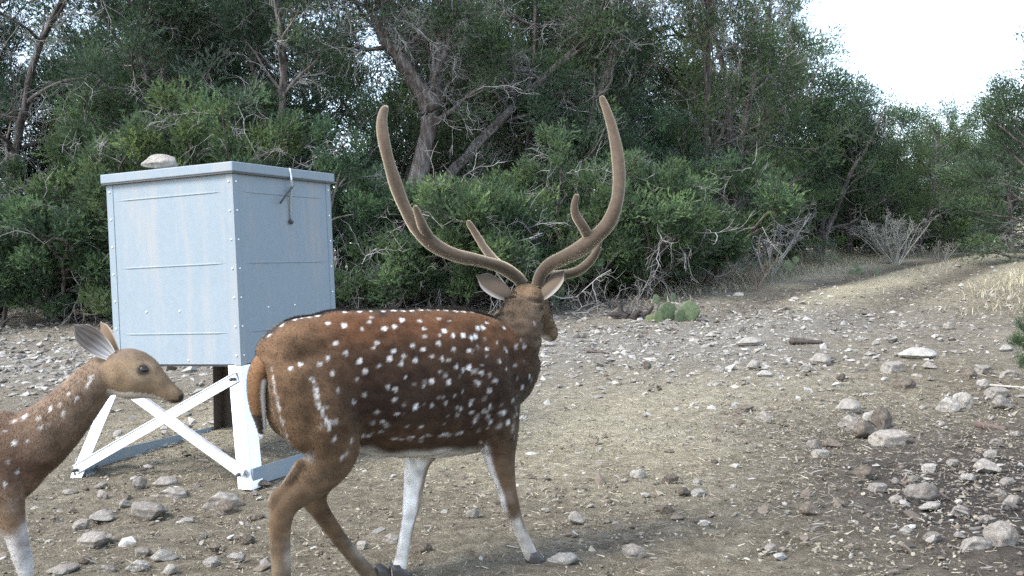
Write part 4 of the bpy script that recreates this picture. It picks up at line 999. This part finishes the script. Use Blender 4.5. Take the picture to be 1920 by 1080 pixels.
# ------------------------------------------------------------------ junipers
def unit(a): return a/(np.linalg.norm(a, axis=-1, keepdims=True)+1e-9)
def grow(p, d, L, n, rng, wob=.25, up=0., droop=0.):
    P = [np.array(p, float)]; d = unit(np.array(d, float))
    for k in range(n):
        d = unit(d+rng.normal(0, wob, 3)+np.array([0, 0, up-droop*k/n])); P.append(P[-1]+d*L/n)
    return np.array(P)
def on(P, t):
    q = t*(len(P)-1); i = min(int(q), len(P)-2); return P[i]+(P[i+1]-P[i])*(q-i), unit(P[i+1]-P[i])
TWIG_C = np.array([.34, .325, .305])
def dead_spray(m, p, d, L, rng, depth=2, r=.007, kids=4):
    ns = 5 if depth > 1 else (4 if depth else 2)
    P = grow(p, d, L, ns, rng, .34, 0, .12); g = rng.uniform(.45, 1.15)
    m.tube(P, np.linspace(r, r*.35, ns+1), 3, TWIG_C*g, cap=False)
    if depth:
        for k in range(kids):
            q, t = on(P, rng.uniform(.25, .95)); dead_spray(m, q, unit(t+rng.normal(0, .75, 3)), L*rng.uniform(.35, .6), rng, depth-1, r*.6, 3)
def leaves(centres, radii, outd, tones, rng, per, nl=8, size=1.0, aspect=.8):
    """tufts of narrow scale-leaf sprays; returns verts, tris, colours"""
    K = len(centres); N = K*per
    c = np.repeat(centres, per, 0); rad = np.repeat(radii, per); od = np.repeat(outd, per, 0); tn = np.repeat(tones, per, 0)
    off = unit(rng.normal(size=(N, 3))); rr = rng.random(N)**.45
    off[:, 2] *= aspect
    p = c+off*(rr*rad)[:, None]
    d = unit(off*.75+od*.45+np.array([0, 0, .45])+rng.normal(0, .35, (N, 3)))
    s = unit(np.cross(d, rng.normal(size=(N, 3)))); t = np.cross(d, s)
    L = rng.uniform(.036, .076, N)*size
    k = np.arange(nl); f = (k/(nl-1))[None]*np.ones((N, 1)); az = k[None]*2.4+rng.uniform(0, 6, (N, 1))
    base = p[:, None]+d[:, None]*(f*L[:, None]*.75)[..., None]
    sp = .75*(1-.6*f)+rng.normal(0, .12, (N, nl))
    rad_d = s[:, None]*np.cos(az)[..., None]+t[:, None]*np.sin(az)[..., None]
    ld = unit(d[:, None]+rad_d*sp[..., None])
    ll = (rng.uniform(.4, .68, (N, nl))*L[:, None]); wv = unit(np.cross(ld, rng.normal(size=(N, nl, 3))))*(.0052*size*rng.uniform(.7, 1.4, (N, nl)))[..., None]
    tip = base+ld*ll[..., None]
    V = np.stack([base+wv, tip, base-wv], 2).reshape(-1, 3)
    F = np.arange(N*nl*3).reshape(-1, 3)
    g = rng.uniform(.7, 1.3, (N, 1)); C = np.repeat(tn*g, nl*3, 0)
    return V, F, C
G_DARK = np.array([.066, .104, .06]); G_MID = np.array([.092, .141, .075]); G_LITE = np.array([.122, .18, .078]); G_GREY = np.array([.118, .146, .11])
def juniper(seed, H=5.5, stems=2, spread=.33, low=.12, lean=.25, limbs=15, per=30, dens=1.0, pal=(.45, .35, .08, .12), dead=7, rtr=.078, clump=(.16, .28), droop=0., stem_paths=None, size=1.0, sub=6):
    rng = np.random.default_rng(seed); wood = MB(); tw = MB(); cen, rad, od, tn = [], [], [], []
    P4 = [G_DARK, G_MID, G_LITE, G_GREY]
    SP = []
    if stem_paths is not None: SP = stem_paths
    else:
        for k in range(stems):
            a = rng.uniform(0, 6.28); ln = lean*rng.uniform(.5, 1.3) if stems > 1 else lean*.5
            SP.append((grow((math.cos(a)*.1, math.sin(a)*.1, -.1), (math.cos(a)*ln, math.sin(a)*ln, 1), H*rng.uniform(.8, 1.0), 10, rng, .1, .06), rtr*rng.uniform(.75, 1.1)))
    for P, r0 in SP:
        Q = catmull(P, max(24, len(P)*3)); n = len(Q); Q[:, :2] += .012*np.stack([noise3(Q, 9, seed), noise3(Q, 9, seed+1)], 1)
        wood.tube(Q, np.linspace(r0, r0*.18, n)*(1+.5*np.exp(-np.linspace(0, 1, n)*14)), 11, rough=.5, rng=rng)
        for j in range(limbs):
            t = low+(1-low)*((j+rng.random())/limbs); p, dd = on(P, min(t, .995))
            a = j*2.4+rng.uniform(-.5, .5); o = np.array([math.cos(a), math.sin(a), 0])
            Ll = H*spread*rng.uniform(.65, 1.15)*(1-.62*max(0, t-.25)**1.1)
            B = grow(p, o+np.array([0, 0, rng.uniform(.05, .7)])+dd*.25, Ll, 7, rng, .2, .04, droop)
            rl = r0*.36*(1-.6*t)+.008
            wood.tube(B, np.linspace(rl, rl*.25, len(B)), 6, rough=.3, rng=rng, cap=False)
            for q in range(max(2, int(sub*rng.uniform(.7, 1.2)))):
                tt = rng.uniform(.35, 1); p2, d2 = on(B, min(tt, .99)); Lb = rng.uniform(.25, .6)*min(1, H/4)
                b = grow(p2, d2*.7+rng.normal(0, .5, 3)+np.array([0, 0, .3]), Lb, 4, rng, .2, .08)
                wood.tube(b, np.linspace(rl*.4, .004, 5), 4, cap=False)
                alive = rng.random() < dens
                for e in (.55, 1.0):
                    if not alive: continue
                    cc, d3 = on(b, min(e, .99)); cen.append(cc); rad.append(rng.uniform(*clump)); od.append(unit(o*.5+d3*.7)); 
                    base = P4[rng.choice(4, p=pal)]*rng.uniform(.75, 1.25); tn.append(base)
            for q in range(rng.poisson(dead)):
                tt = rng.uniform(.08, .9); p2, d2 = on(B, tt); dead_spray(tw, p2, unit(d2*.4+rng.normal(0, .6, 3)+np.array([0, 0, -.15])), rng.uniform(.3, .75), rng, 2, .0065, 4)
    V, F, C = leaves(np.array(cen), np.array(rad), np.array(od), np.array(tn), rng, int(per*1.5), size=size)
    out = [wood.mesh('trunk'), mk_mesh('crown', V, F, C, False)]
    out[0].materials.append(M['bark']); out[1].materials.append(M['leaf'])
    if tw.n: q = tw.mesh('bare_twigs'); q.materials.append(M['twig']); out.append(q)
    return out
PRO = {
 'tall':  juniper(1, 6.2, 2, .27, .1, .22, 19, 38, 1.0, dead=6, sub=7, clump=(.18, .32)),
 'tall2': juniper(2, 5.8, 3, .26, .1, .3, 14, 36, .95, dead=7, pal=(.4, .32, .08, .2), clump=(.18, .32)),
 'open':  juniper(3, 6.4, 2, .3, .22, .35, 15, 32, .75, dead=9, pal=(.5, .3, .04, .16), rtr=.09),
 'dense': juniper(4, 4.6, 3, .34, .06, .3, 14, 40, 1.0, dead=2, pal=(.3, .42, .2, .08), clump=(.2, .34)),
 'cone':  juniper(5, 4.4, 1, .3, .04, .1, 30, 36, 1.0, dead=2, pal=(.4, .4, .12, .08)),
 'young': juniper(6, 2.0, 3, .42, .03, .5, 11, 34, 1.0, dead=1, pal=(.2, .42, .33, .05), rtr=.035, clump=(.1, .19), size=.9, sub=5),
 'young2': juniper(7, 1.5, 4, .5, .03, .7, 10, 34, 1.0, dead=1.2, pal=(.25, .42, .28, .05), rtr=.03, clump=(.1, .18), size=.9, sub=5),
}
PH = {k: max(v.co.z for v in p[1].vertices) for k, p in PRO.items()}
def tree(kind, px, Y, rz, sc, label, name='juniper_tree', group=None, top=None, wide=1.0):
    x = col_x(px, Y); root = link(name, None, label=label, category='tree' if 'tree' in name else 'shrub')
    z0 = tz(x, Y)-.03
    if top is not None: sc = (at(px, top, Y).z-z0)/PH[kind]
    root.location = (x, Y, z0); root.rotation_euler = (0, 0, R(rz)); root.scale = (sc*wide, sc*wide, sc)
    if group: root['group'] = group
    for nm, me in zip(('trunk', 'crown', 'bare_twigs'), PRO[kind]):
        o = link(nm, me, None, root)
        if nm != 'trunk': o['kind'] = 'stuff'
    return root
# the old juniper with the pale leaning trunk in the middle
YT = 12.4; bx = at(745, 560, YT)
def sp(pts): return np.array([list(at(a, b, YT+c)-Vector((bx.x, YT, tz(bx.x, YT)-.03))) for a, b, c in pts])
PRO['old'] = juniper(9, 6.2, spread=.22, low=.42, limbs=14, per=36, dens=.85, dead=10, pal=(.5, .3, .05, .15), stem_paths=[
   (sp([(728, 590, 0), (750, 480, 0), (768, 380, 0), (790, 300, .05), (805, 230, .05), (814, 150, .1), (828, 70, .15), (845, -20, .2), (855, -120, .2), (870, -220, .3)]), .135),
   (sp([(808, 205, .05), (775, 150, -.05), (742, 105, -.15), (712, 60, -.2), (690, 0, -.2), (660, -90, -.2)]), .09),
   (sp([(760, 470, .1), (810, 380, .3), (850, 322, .4), (905, 262, .5), (965, 200, .6), (1030, 135, .6), (1085, 88, .6), (1140, 30, .6), (1180, -60, .7)]), .085)])
root = link('juniper_tree', None, label='old juniper with a pale shaggy leaning trunk behind the buck\'s left antler', category='tree')
root.location = (bx.x, YT, tz(bx.x, YT)-.03)
for nm, me in zip(('trunk', 'crown', 'bare_twigs'), PRO['old']):
    o = link(nm, me, None, root)
    if nm != 'trunk': o['kind'] = 'stuff'
TREES = [
 ('open', -30, 12.6, 10, 1.0, 'tall open juniper with dark trunk cut off by the left edge'),
 ('tall', 300, 13.4, 120, 1.0, 'tall grey green juniper rising behind the left half of the feeder'),
 ('tall2', 520, 13.0, 40, 1.02, 'tall twiggy juniper rising behind the right edge of the feeder'),
 ('tall2', 985, 13.8, 200, 1.0, 'tall juniper rising between the two antlers'),
 ('tall', 1160, 14.2, 275, .98, 'tall juniper with bare grey twigs behind the tip of the right antler'),
 ('tall2', 1325, 15.0, 140, 1.0, 'tall open juniper right of the right antler, sky showing through'),
 ('dense', 40, 15.5, 90, 1.0, 'dark juniper in the back row at the far left'),
 ('dense', 265, 16.0, 30, 1.15, 'dark juniper in the back row above the left end of the lid'),
 ('cone', -70, 14.5, 80, 1.1, 'dense juniper standing just beyond the left edge tree'),
 ('cone', 200, 16.5, 45, .95, 'pointed juniper in the back row beyond the feeder\'s left edge'),
 ('dense', 400, 18, 200, 1.15, 'juniper in the back row straight beyond the feeder'),
 ('cone', 610, 17.5, 20, 1.2, 'juniper in the back row just right of the feeder'),
 ('dense', 860, 18, 130, 1.15, 'juniper in the back row beyond the old leaning trunk'),
 ('dense', 1080, 18.5, 310, 1.1, 'juniper in the back row beyond the buck\'s head'),
 ('dense', 1255, 19, 10, .95, 'juniper in the back row below the bright sky gap'),
 ('dense', 690, 15.5, 70, 1.15, 'shaded juniper just behind the left limb of the old trunk'),
 ('dense', 940, 16.2, 170, 1.2, 'shaded juniper filling the gap right of the old trunk'),
 ('cone', 440, 15.2, 250, 1.2, 'shaded juniper between the two tall ones behind the feeder'),
 ('dense', 1370, 20, 70, 1.1, 'juniper in the back row below the speckled sky right of the right antler'),
]
for k, px, Y, rz, sc, lab in TREES: tree(k, px, Y, rz, sc, lab)
for k, px, Y, rz, top, wd, lab in [
 ('tall', 25, 15.2, 75, -60, .9, 'tall juniper filling the canopy behind the left edge tree'),
 ('dense', 215, 12.9, 35, 130, .85, 'bushy juniper left of the feeder, in front of the open tall ones'),
 ('dense', 330, 12.9, 290, 70, .7, 'bushy juniper straight behind the middle of the feeder'),
 ('dense', 625, 12.9, 210, 110, .85, 'bushy juniper just left of the old leaning trunk'),
 ('dense', 1235, 13.6, 115, 150, .9, 'bushy juniper right of the right antler, below the sky gap'),
 ('cone', 1090, 13.4, 15, 90, 1.1, 'pointed juniper between the right antler tine and the tall trees'),
 ('tall', 1350, 17.0, 30, -90, 1.0, 'tall green juniper at the left side of the open sky'),
 ('tall', 1400, 18.5, 130, -40, .72, 'bushy juniper whose top just reaches the open sky at its left side'),
 ('dense', 1525, 18.5, 80, 80, 1.0, 'rounded juniper below the left shoulder of the skyline'),
 ('cone', 1590, 20, 0, 130, 1.15, 'pointed juniper halfway down the left slope of the skyline'),
 ('dense', 1650, 21, 250, 160, 1.0, 'juniper with a ragged top in the middle of the tree line at right'),
 ('dense', 1708, 19.2, 220, 178, 1.05, 'dense bushy yellow green juniper above the grey bare shrub'),
 ('cone', 1768, 26, 150, 165, .8, 'slender distant juniper sticking up at the lowest part of the skyline'),
 ('dense', 1790, 24, 100, 205, 1.1, 'distant juniper at the lowest point of the skyline'),
 ('dense', 1850, 25, 300, 212, 1.1, 'distant juniper where the track bends out of sight'),
 ('cone', 1890, 19, 20, 140, 1.1, 'dark juniper on the right slope of the skyline'),
 ('cone', 1945, 15.5, 170, 30, 1.25, 'dark juniper cut off by the right edge above the track'),
 ('dense', 1480, 23, 10, 190, 1.2, 'far juniper filling the shade behind the bare leaning shrub'),
 ('dense', 1580, 25, 60, 230, 1.2, 'far juniper in the shade behind the grassy verge'),
 ('dense', 1680, 27, 200, 230, 1.2, 'far juniper in the shade behind the grey bare shrub'),
 ('dense', 1880, 29, 90, 240, 1.2, 'farthest juniper at the end of the track'),
 ('dense', 1780, 31, 190, 250, 1.4, 'far shaded juniper left of the end of the track'),
 ('dense', 1960, 24, 50, 200, 1.3, 'shaded juniper behind the dark one at the right edge'),
 ('young', 1820, 24, 10, 330, 1.6, 'low juniper thicket closing the view at the bend of the track'),
 ('young', 1450, 17.5, 60, 340, 1.5, 'low juniper bush filling the gap behind the pale leaning shrub'),
 ('young2', 1735, 22, 80, 360, 1.5, 'low shaded juniper bush behind the leafless shrubs'),
 ('young2', 1600, 23, 140, 360, 1.6, 'low shaded juniper bush beyond the dry grass'),
]: tree(k, px, Y, rz, 1, lab, top=top, wide=wd)
YOUNG = [
 ('young', -20, 11.6, 0, .9, 'young green juniper bush at the left edge behind the fawn'),
 ('young2', 130, 12.2, 70, 1.2, 'young juniper bush left of the feeder'),
 ('young', 250, 11.9, 140, 1.25, 'young juniper bush showing above the left end of the feeder lid'),
 ('young', 375, 11.4, 200, 1.2, 'young juniper bush right behind the stone on the feeder lid'),
 ('young', 480, 11.8, 30, 1.25, 'young juniper bush above the right end of the feeder lid'),
 ('young', 600, 11.4, 250, 1.0, 'bright green juniper bush behind the feeder\'s right corner'),
 ('young2', 690, 11.2, 310, 1.15, 'bright green juniper bush left of the old trunk, above the buck\'s back'),
 ('young2', 840, 11.8, 100, 1.1, 'low juniper bush below the left antler beam'),
 ('young2', 990, 11.6, 20, 1.25, 'bright juniper bush seen between the antlers'),
 ('young', 1085, 11.9, 160, .95, 'juniper bush right of the buck\'s head'),
 ('young2', 1185, 12.2, 220, 1.2, 'yellow green juniper bush right of the right antler'),
 ('young2', 1290, 13.0, 280, 1.3, 'dark spreading juniper bush behind the dead branches'),
 ('young', 1968, 6.6, 40, .27, 'green juniper sprig poking in at the right edge above the rubble'),
]
for k, px, Y, rz, sc, lab in YOUNG: tree(k, px, Y, rz, sc, lab, 'juniper_shrub')

# ------------------------------------------------------------------ prickly pears
def pad_mesh():
    v, f = ICO[4]; v = v.copy(); z = (v[:, 2]+1)/2
    v[:, 0] *= .5*(.62+.5*np.sin(z*2.2+.35)); v[:, 1] *= .085; v[:, 2] = z
    v[:, 1] += .05*np.sin(z*2.5)*.5
    g = np.clip(noise3(v, 6, 77)*.12+1, .7, 1.3)[:, None]
    q = mk_mesh('pad', v, f, np.array([.07, .1, .048])*g); q.materials.append(M['cactus'])
    w = mk_mesh('pad_pale', v, f, np.array([.13, .165, .075])*g); w.materials.append(M['cactus']); return q, w
PAD = pad_mesh()
def on_y(px, Y): x = col_x(px, Y); return Vector((x, Y, tz(x, Y)))
def pear(px, py, pads, label, Y=None):
    p = gnd(px, py) if Y is None else on_y(px, Y); k = p.y/FPX
    root = link('prickly_pear', None, label=label, category='cactus'); root.location = p
    for dx, up, w, h, ry, rz, dy, pale in pads:
        o = link('pad', PAD[pale], None, root); o.location = (dx*k, dy, up*k-.01); o.scale = (w*k*.82, w*k*.82, h*k*.8); o.rotation_euler = (R(8*((dx*7) % 3-1)), R(ry), R(rz))
pear(1268, 600, [(-14, 0, 42, 46, -4, 15, 0, 0), (22, -4, 44, 52, 5, -10, -.03, 0), (-32, -2, 24, 32, -22, 30, -.1, 1), (4, -2, 24, 30, 6, 20, -.08, 0), (-32, 32, 15, 24, -4, 0, .12, 0), (-14, 36, 13, 22, 4, 60, .16, 0), (0, 34, 14, 24, 8, 30, .12, 0), (-44, -2, 20, 24, -40, 0, -.05, 1)], 'near clump of green prickly pear at the edge of the brush')
pear(1606, 515, [(-8, 0, 16, 16, -10, 20, 0, 0), (6, 0, 16, 18, 10, -20, .05, 0), (-22, 0, 13, 13, -5, 60, .1, 0), (0, 13, 12, 13, 0, 10, 0, 0)], 'small dark prickly pear on the grassy verge by the track')
pear(1645, 515, [(0, 0, 11, 16, 5, 0, 0, 0)], 'single dark prickly pear pad right of the small clump')
pear(1556, 497, [(0, 4, 30, 28, 8, 0, 0, 1), (-16, 2, 18, 20, -15, 30, .1, 1)], 'pale green prickly pear in the dry grass')
pear(1478, 478, [(0, 0, 26, 30, 5, 10, 0, 1), (-16, 4, 18, 24, -20, 40, .1, 1), (12, 16, 16, 18, 20, 0, 0, 1)], 'yellowish prickly pear at the left end of the dry grass', 15.6)

# ------------------------------------------------------------------ dead wood, bare shrubs
def log(px0, py0, px1, py1, r0, r1, name, label, c, cat='log', lift=.0, bend=.04, seed=1):
    a, b = gnd(px0, py0), gnd(px1, py1); rng = np.random.default_rng(seed); n = 14
    P = np.array([list(a.lerp(b, t)) for t in np.linspace(0, 1, n)])-np.array(a); P += noise3(P+seed, 3, seed)[:, None]*np.array([0, bend, 0])
    P[:, 2] = [tz(a.x+p[0], a.y+p[1])-a.z for p in P]; P[:, 2] += np.linspace(r0*.7, r1*.7+lift, n)
    m = MB(); m.tube(P, np.linspace(r0, r1, n), 9, c, rough=.45, rng=rng)
    o = link(name, m.mesh(name), M['twig'], label=label, category=cat); o.location = a; return o
log(1484, 646, 1544, 645, .032, .014, 'wood_piece', 'short dark weathered piece of wood lying on the stony flat', (.075, .062, .052), 'wood', seed=3)
log(1195, 530, 1285, 516, .035, .02, 'dead_branch', 'long grey fallen branch lying left of the white brush heap', (.27, .25, .23), 'branch', seed=4)
log(1850, 722, 1925, 727, .008, .005, 'stick', 'thin pale stick among the rubble near the right edge', (.42, .38, .32), 'stick', seed=5)
log(1352, 778, 1400, 780, .007, .004, 'stick', 'thin curved twig left of the earthy brown stone', (.1, .08, .065), 'stick', seed=6)
log(1100, 662, 1140, 664, .012, .006, 'stick', 'dark stick among pale chips right of the buck\'s muzzle', (.09, .075, .065), 'stick', seed=7)
log(1830, 800, 1885, 806, .022, .012, 'dead_branch', 'short brown branch lying in the litter at the right edge', (.12, .09, .075), 'branch', seed=8)
def brush(px0, px1, py, n, L, label, c=(1, 1, 1), seed=1, r=.012, hh=.25, name='brush_heap'):
    rng = np.random.default_rng(seed); m = MB(); p0 = gnd((px0+px1)/2, py); k = p0.y/FPX
    global TWIG_C
    sv = TWIG_C; TWIG_C = sv*np.array(c)
    for i in range(n):
        x = rng.uniform(px0-(px0+px1)/2, (px0+px1)/2-px0)*k; y = rng.uniform(-.15, .35); z = tz(p0.x+x, p0.y+y)-p0.z+rng.uniform(.01, hh*.4)
        d = unit(np.array([rng.normal(0, 1), rng.normal(0, .6), rng.uniform(-.05, .8)*hh*3])); dead_spray(m, (x, y, z), d, L*rng.uniform(.6, 1.2), rng, 2, r*rng.uniform(.6, 1.2), 4)
    TWIG_C = sv
    v = np.vstack(m.v); gz = terrain(v[:, 0]+p0.x, v[:, 1]+p0.y)-p0.z
    o = link(name, m.mesh(name), M['twig'], label=label, category='brush'); o.location = p0
brush(1290, 1362, 528, 16, .5, 'heap of whitened twisted dead branches beside the grey fallen branch', (1.35, 1.35, 1.35), 3, .014, .3)
brush(1065, 1235, 592, 22, .4, 'low heap of grey dead brush left of the near prickly pear', (.65, .64, .62), 4, .009, .16)
brush(640, 900, 578, 46, .6, 'tangle of dead branches under the bushes behind the buck\'s back', (.8, .78, .75), 5, .011, .25)
brush(0, 190, 592, 30, .5, 'dead twigs on the shaded ground behind the fawn', (.5, .48, .46), 6, .009, .2)
m = MB(); rg = np.random.default_rng(9); p0 = gnd(1185, 596)
for q in range(9):
    a = rg.uniform(0, 6.28); m.tube(grow((math.cos(a)*.05, math.sin(a)*.04, 0), (math.cos(a)*.9, math.sin(a)*.5, rg.uniform(.15, .8)), rg.uniform(.14, .3), 5, rg, .25), np.linspace(.045, .012, 6), 7, (.05, .042, .038), rough=.5, rng=rg)
o = link('stump', m.mesh('stump'), M['twig'], label='black rotten stump with stubby roots left of the near prickly pear', category='stump'); o.location = p0
def bare_shrub(px, py, hp, wp, n, label, c=(1, 1, 1), seed=1, depth=2, r=.012, leaf=None, Y=None):
    p0 = gnd(px, py) if Y is None else on_y(px, Y)
    k = p0.y/FPX; rng = np.random.default_rng(seed); m = MB(); H = hp*k; Wd = wp*k*.5
    global TWIG_C
    sv = TWIG_C; TWIG_C = sv*np.array(c); tips = []
    for i in range(n):
        a = rng.uniform(0, 6.28); q = rng.random()**.6; d = np.array([math.cos(a)*Wd*q, math.sin(a)*Wd*q*.8, H]); L = np.linalg.norm(d)*rng.uniform(.75, 1.05)
        P = grow((math.cos(a)*.04, math.sin(a)*.04, -.03), d, L, 7, rng, .14, .03); g = rng.uniform(.6, 1.15)
        m.tube(P, np.linspace(r, r*.3, 8), 5, TWIG_C*g, cap=False); tips.append(P[-1])
        for j in range(9):
            t = rng.uniform(.2, 1); b, dd = on(P, min(t, .99)); dead_spray(m, b, unit(dd*.8+rng.normal(0, .5, 3)+np.array([0, 0, .25])), L*rng.uniform(.15, .34), rng, depth, r*.4, 4)
    TWIG_C = sv
    root = link('bare_shrub', None, label=label, category='shrub'); root.location = p0
    link('stems', m.mesh('stems'), M['twig'], root)
    if leaf is not None:
        cc = np.array(tips); V, F, C = leaves(cc*np.array([1, 1, .8]), np.full(len(cc), Wd*.4), unit(cc), np.tile(np.array(leaf), (len(cc), 1)), rng, 26, size=.7)
        link('leaves', mk_mesh('leaves', V, F, C, False), M['leaf'], root)
bare_shrub(1680, 478, 88, 190, 22, 'grey leafless bushy shrub standing in the grass beside the track', (1.15, 1.17, 1.08), 2, Y=16.8)
bare_shrub(1440, 490, 130, 150, 7, 'pale leafless shrub leaning left and right of the dark gap', (1.1, 1.1, 1.1), 3, 2, .016, Y=14.6)
bare_shrub(1412, 545, 70, 80, 9, 'thin reddish stemmed shrub with few leaves at the edge of the clearing', (.7, .58, .48), 4, 1, .008, (.1, .12, .085))
bare_shrub(1545, 500, 45, 110, 10, 'low grey green shrub in the verge right of the reddish one', (.9, .95, .85), 5, 1, .007, (.15, .17, .12))
bare_shrub(1765, 478, 42, 60, 8, 'low leafless shrub at the right of the grey bushy one', (.95, .95, .9), 6, 1, .007, Y=17.5)
bare_shrub(560, 590, 70, 100, 8, 'bare grey twigs standing behind the right side of the feeder', (.9, .9, .9), 7, 2, .008)
bare_shrub(1000, 585, 60, 120, 8, 'bare grey twigs behind the buck\'s neck', (.9, .9, .9), 8, 2, .008)

# ------------------------------------------------------------------ dry grass
def grass():
    rng = np.random.default_rng(77); n = 95000
    y = rng.uniform(9.6, 24, n); x = rng.uniform(.5, 12.5, n)
    d = x-track_c(y); left = np.clip((-d-1.35)/.8, 0, 1)*np.clip((y-9.8-np.clip(2.6-x, 0, 3))/2.5, 0, 1)
    mid = np.exp(-(d/.35)**2)*.35*np.clip((y-10)/4, 0, 1); right = np.clip((d-1.35)/.6, 0, 1)*.8*np.clip((y-8)/3, 0, 1)
    w = np.clip((left+mid+right)*(.75+.9*fbm(x*1.1, y*1.1, 41, 3)), 0, 1); k = rng.random(n) < w*.8; x = x[k]; y = y[k]; d = d[k]; n = len(x)
    tall = np.clip(np.abs(d)-1.3, 0, 1.5)/1.5
    h = rng.uniform(.03, .11, n)+tall*rng.uniform(0, .2, n)*np.clip(.6+1.2*fbm(x*1.6, y*1.6, 45, 2), 0, 1.4)
    a = rng.uniform(0, 6.28, n); bend = rng.uniform(.3, 2.2, n)*h; wv = rng.uniform(.002, .0045, n)
    dx, dy = np.cos(a), np.sin(a); z = terrain(x, y)-.01
    A = np.stack([x-dy*wv, y+dx*wv, z], 1); B = np.stack([x+dy*wv, y-dx*wv, z], 1)
    mx, my, mz = x+dx*bend*.35, y+dy*bend*.35, z+h*.6
    Cc = np.stack([mx+dy*wv*.8, my-dx*wv*.8, mz], 1); D = np.stack([mx-dy*wv*.8, my+dx*wv*.8, mz], 1); T = np.stack([x+dx*bend, y+dy*bend, z+h], 1)
    V = np.stack([A, B, Cc, D, T], 1).reshape(-1, 3); i = np.arange(n)[:, None]*5
    g = rng.uniform(.55, 1.15, n)[:, None]; q = rng.random(n)[:, None]
    c = (np.array([.46, .4, .26])*(1-q)+np.array([.36, .34, .25])*q)*g
    link('dry_grass', mk_mesh('dry_grass', V, [i+np.array([[3, 2, 4]]), i+np.array([[0, 1, 2, 3]])], np.repeat(c, 5, 0), False), M['litter'], kind='stuff', label='pale dry grass along the verges of the track', category='grass')
grass()
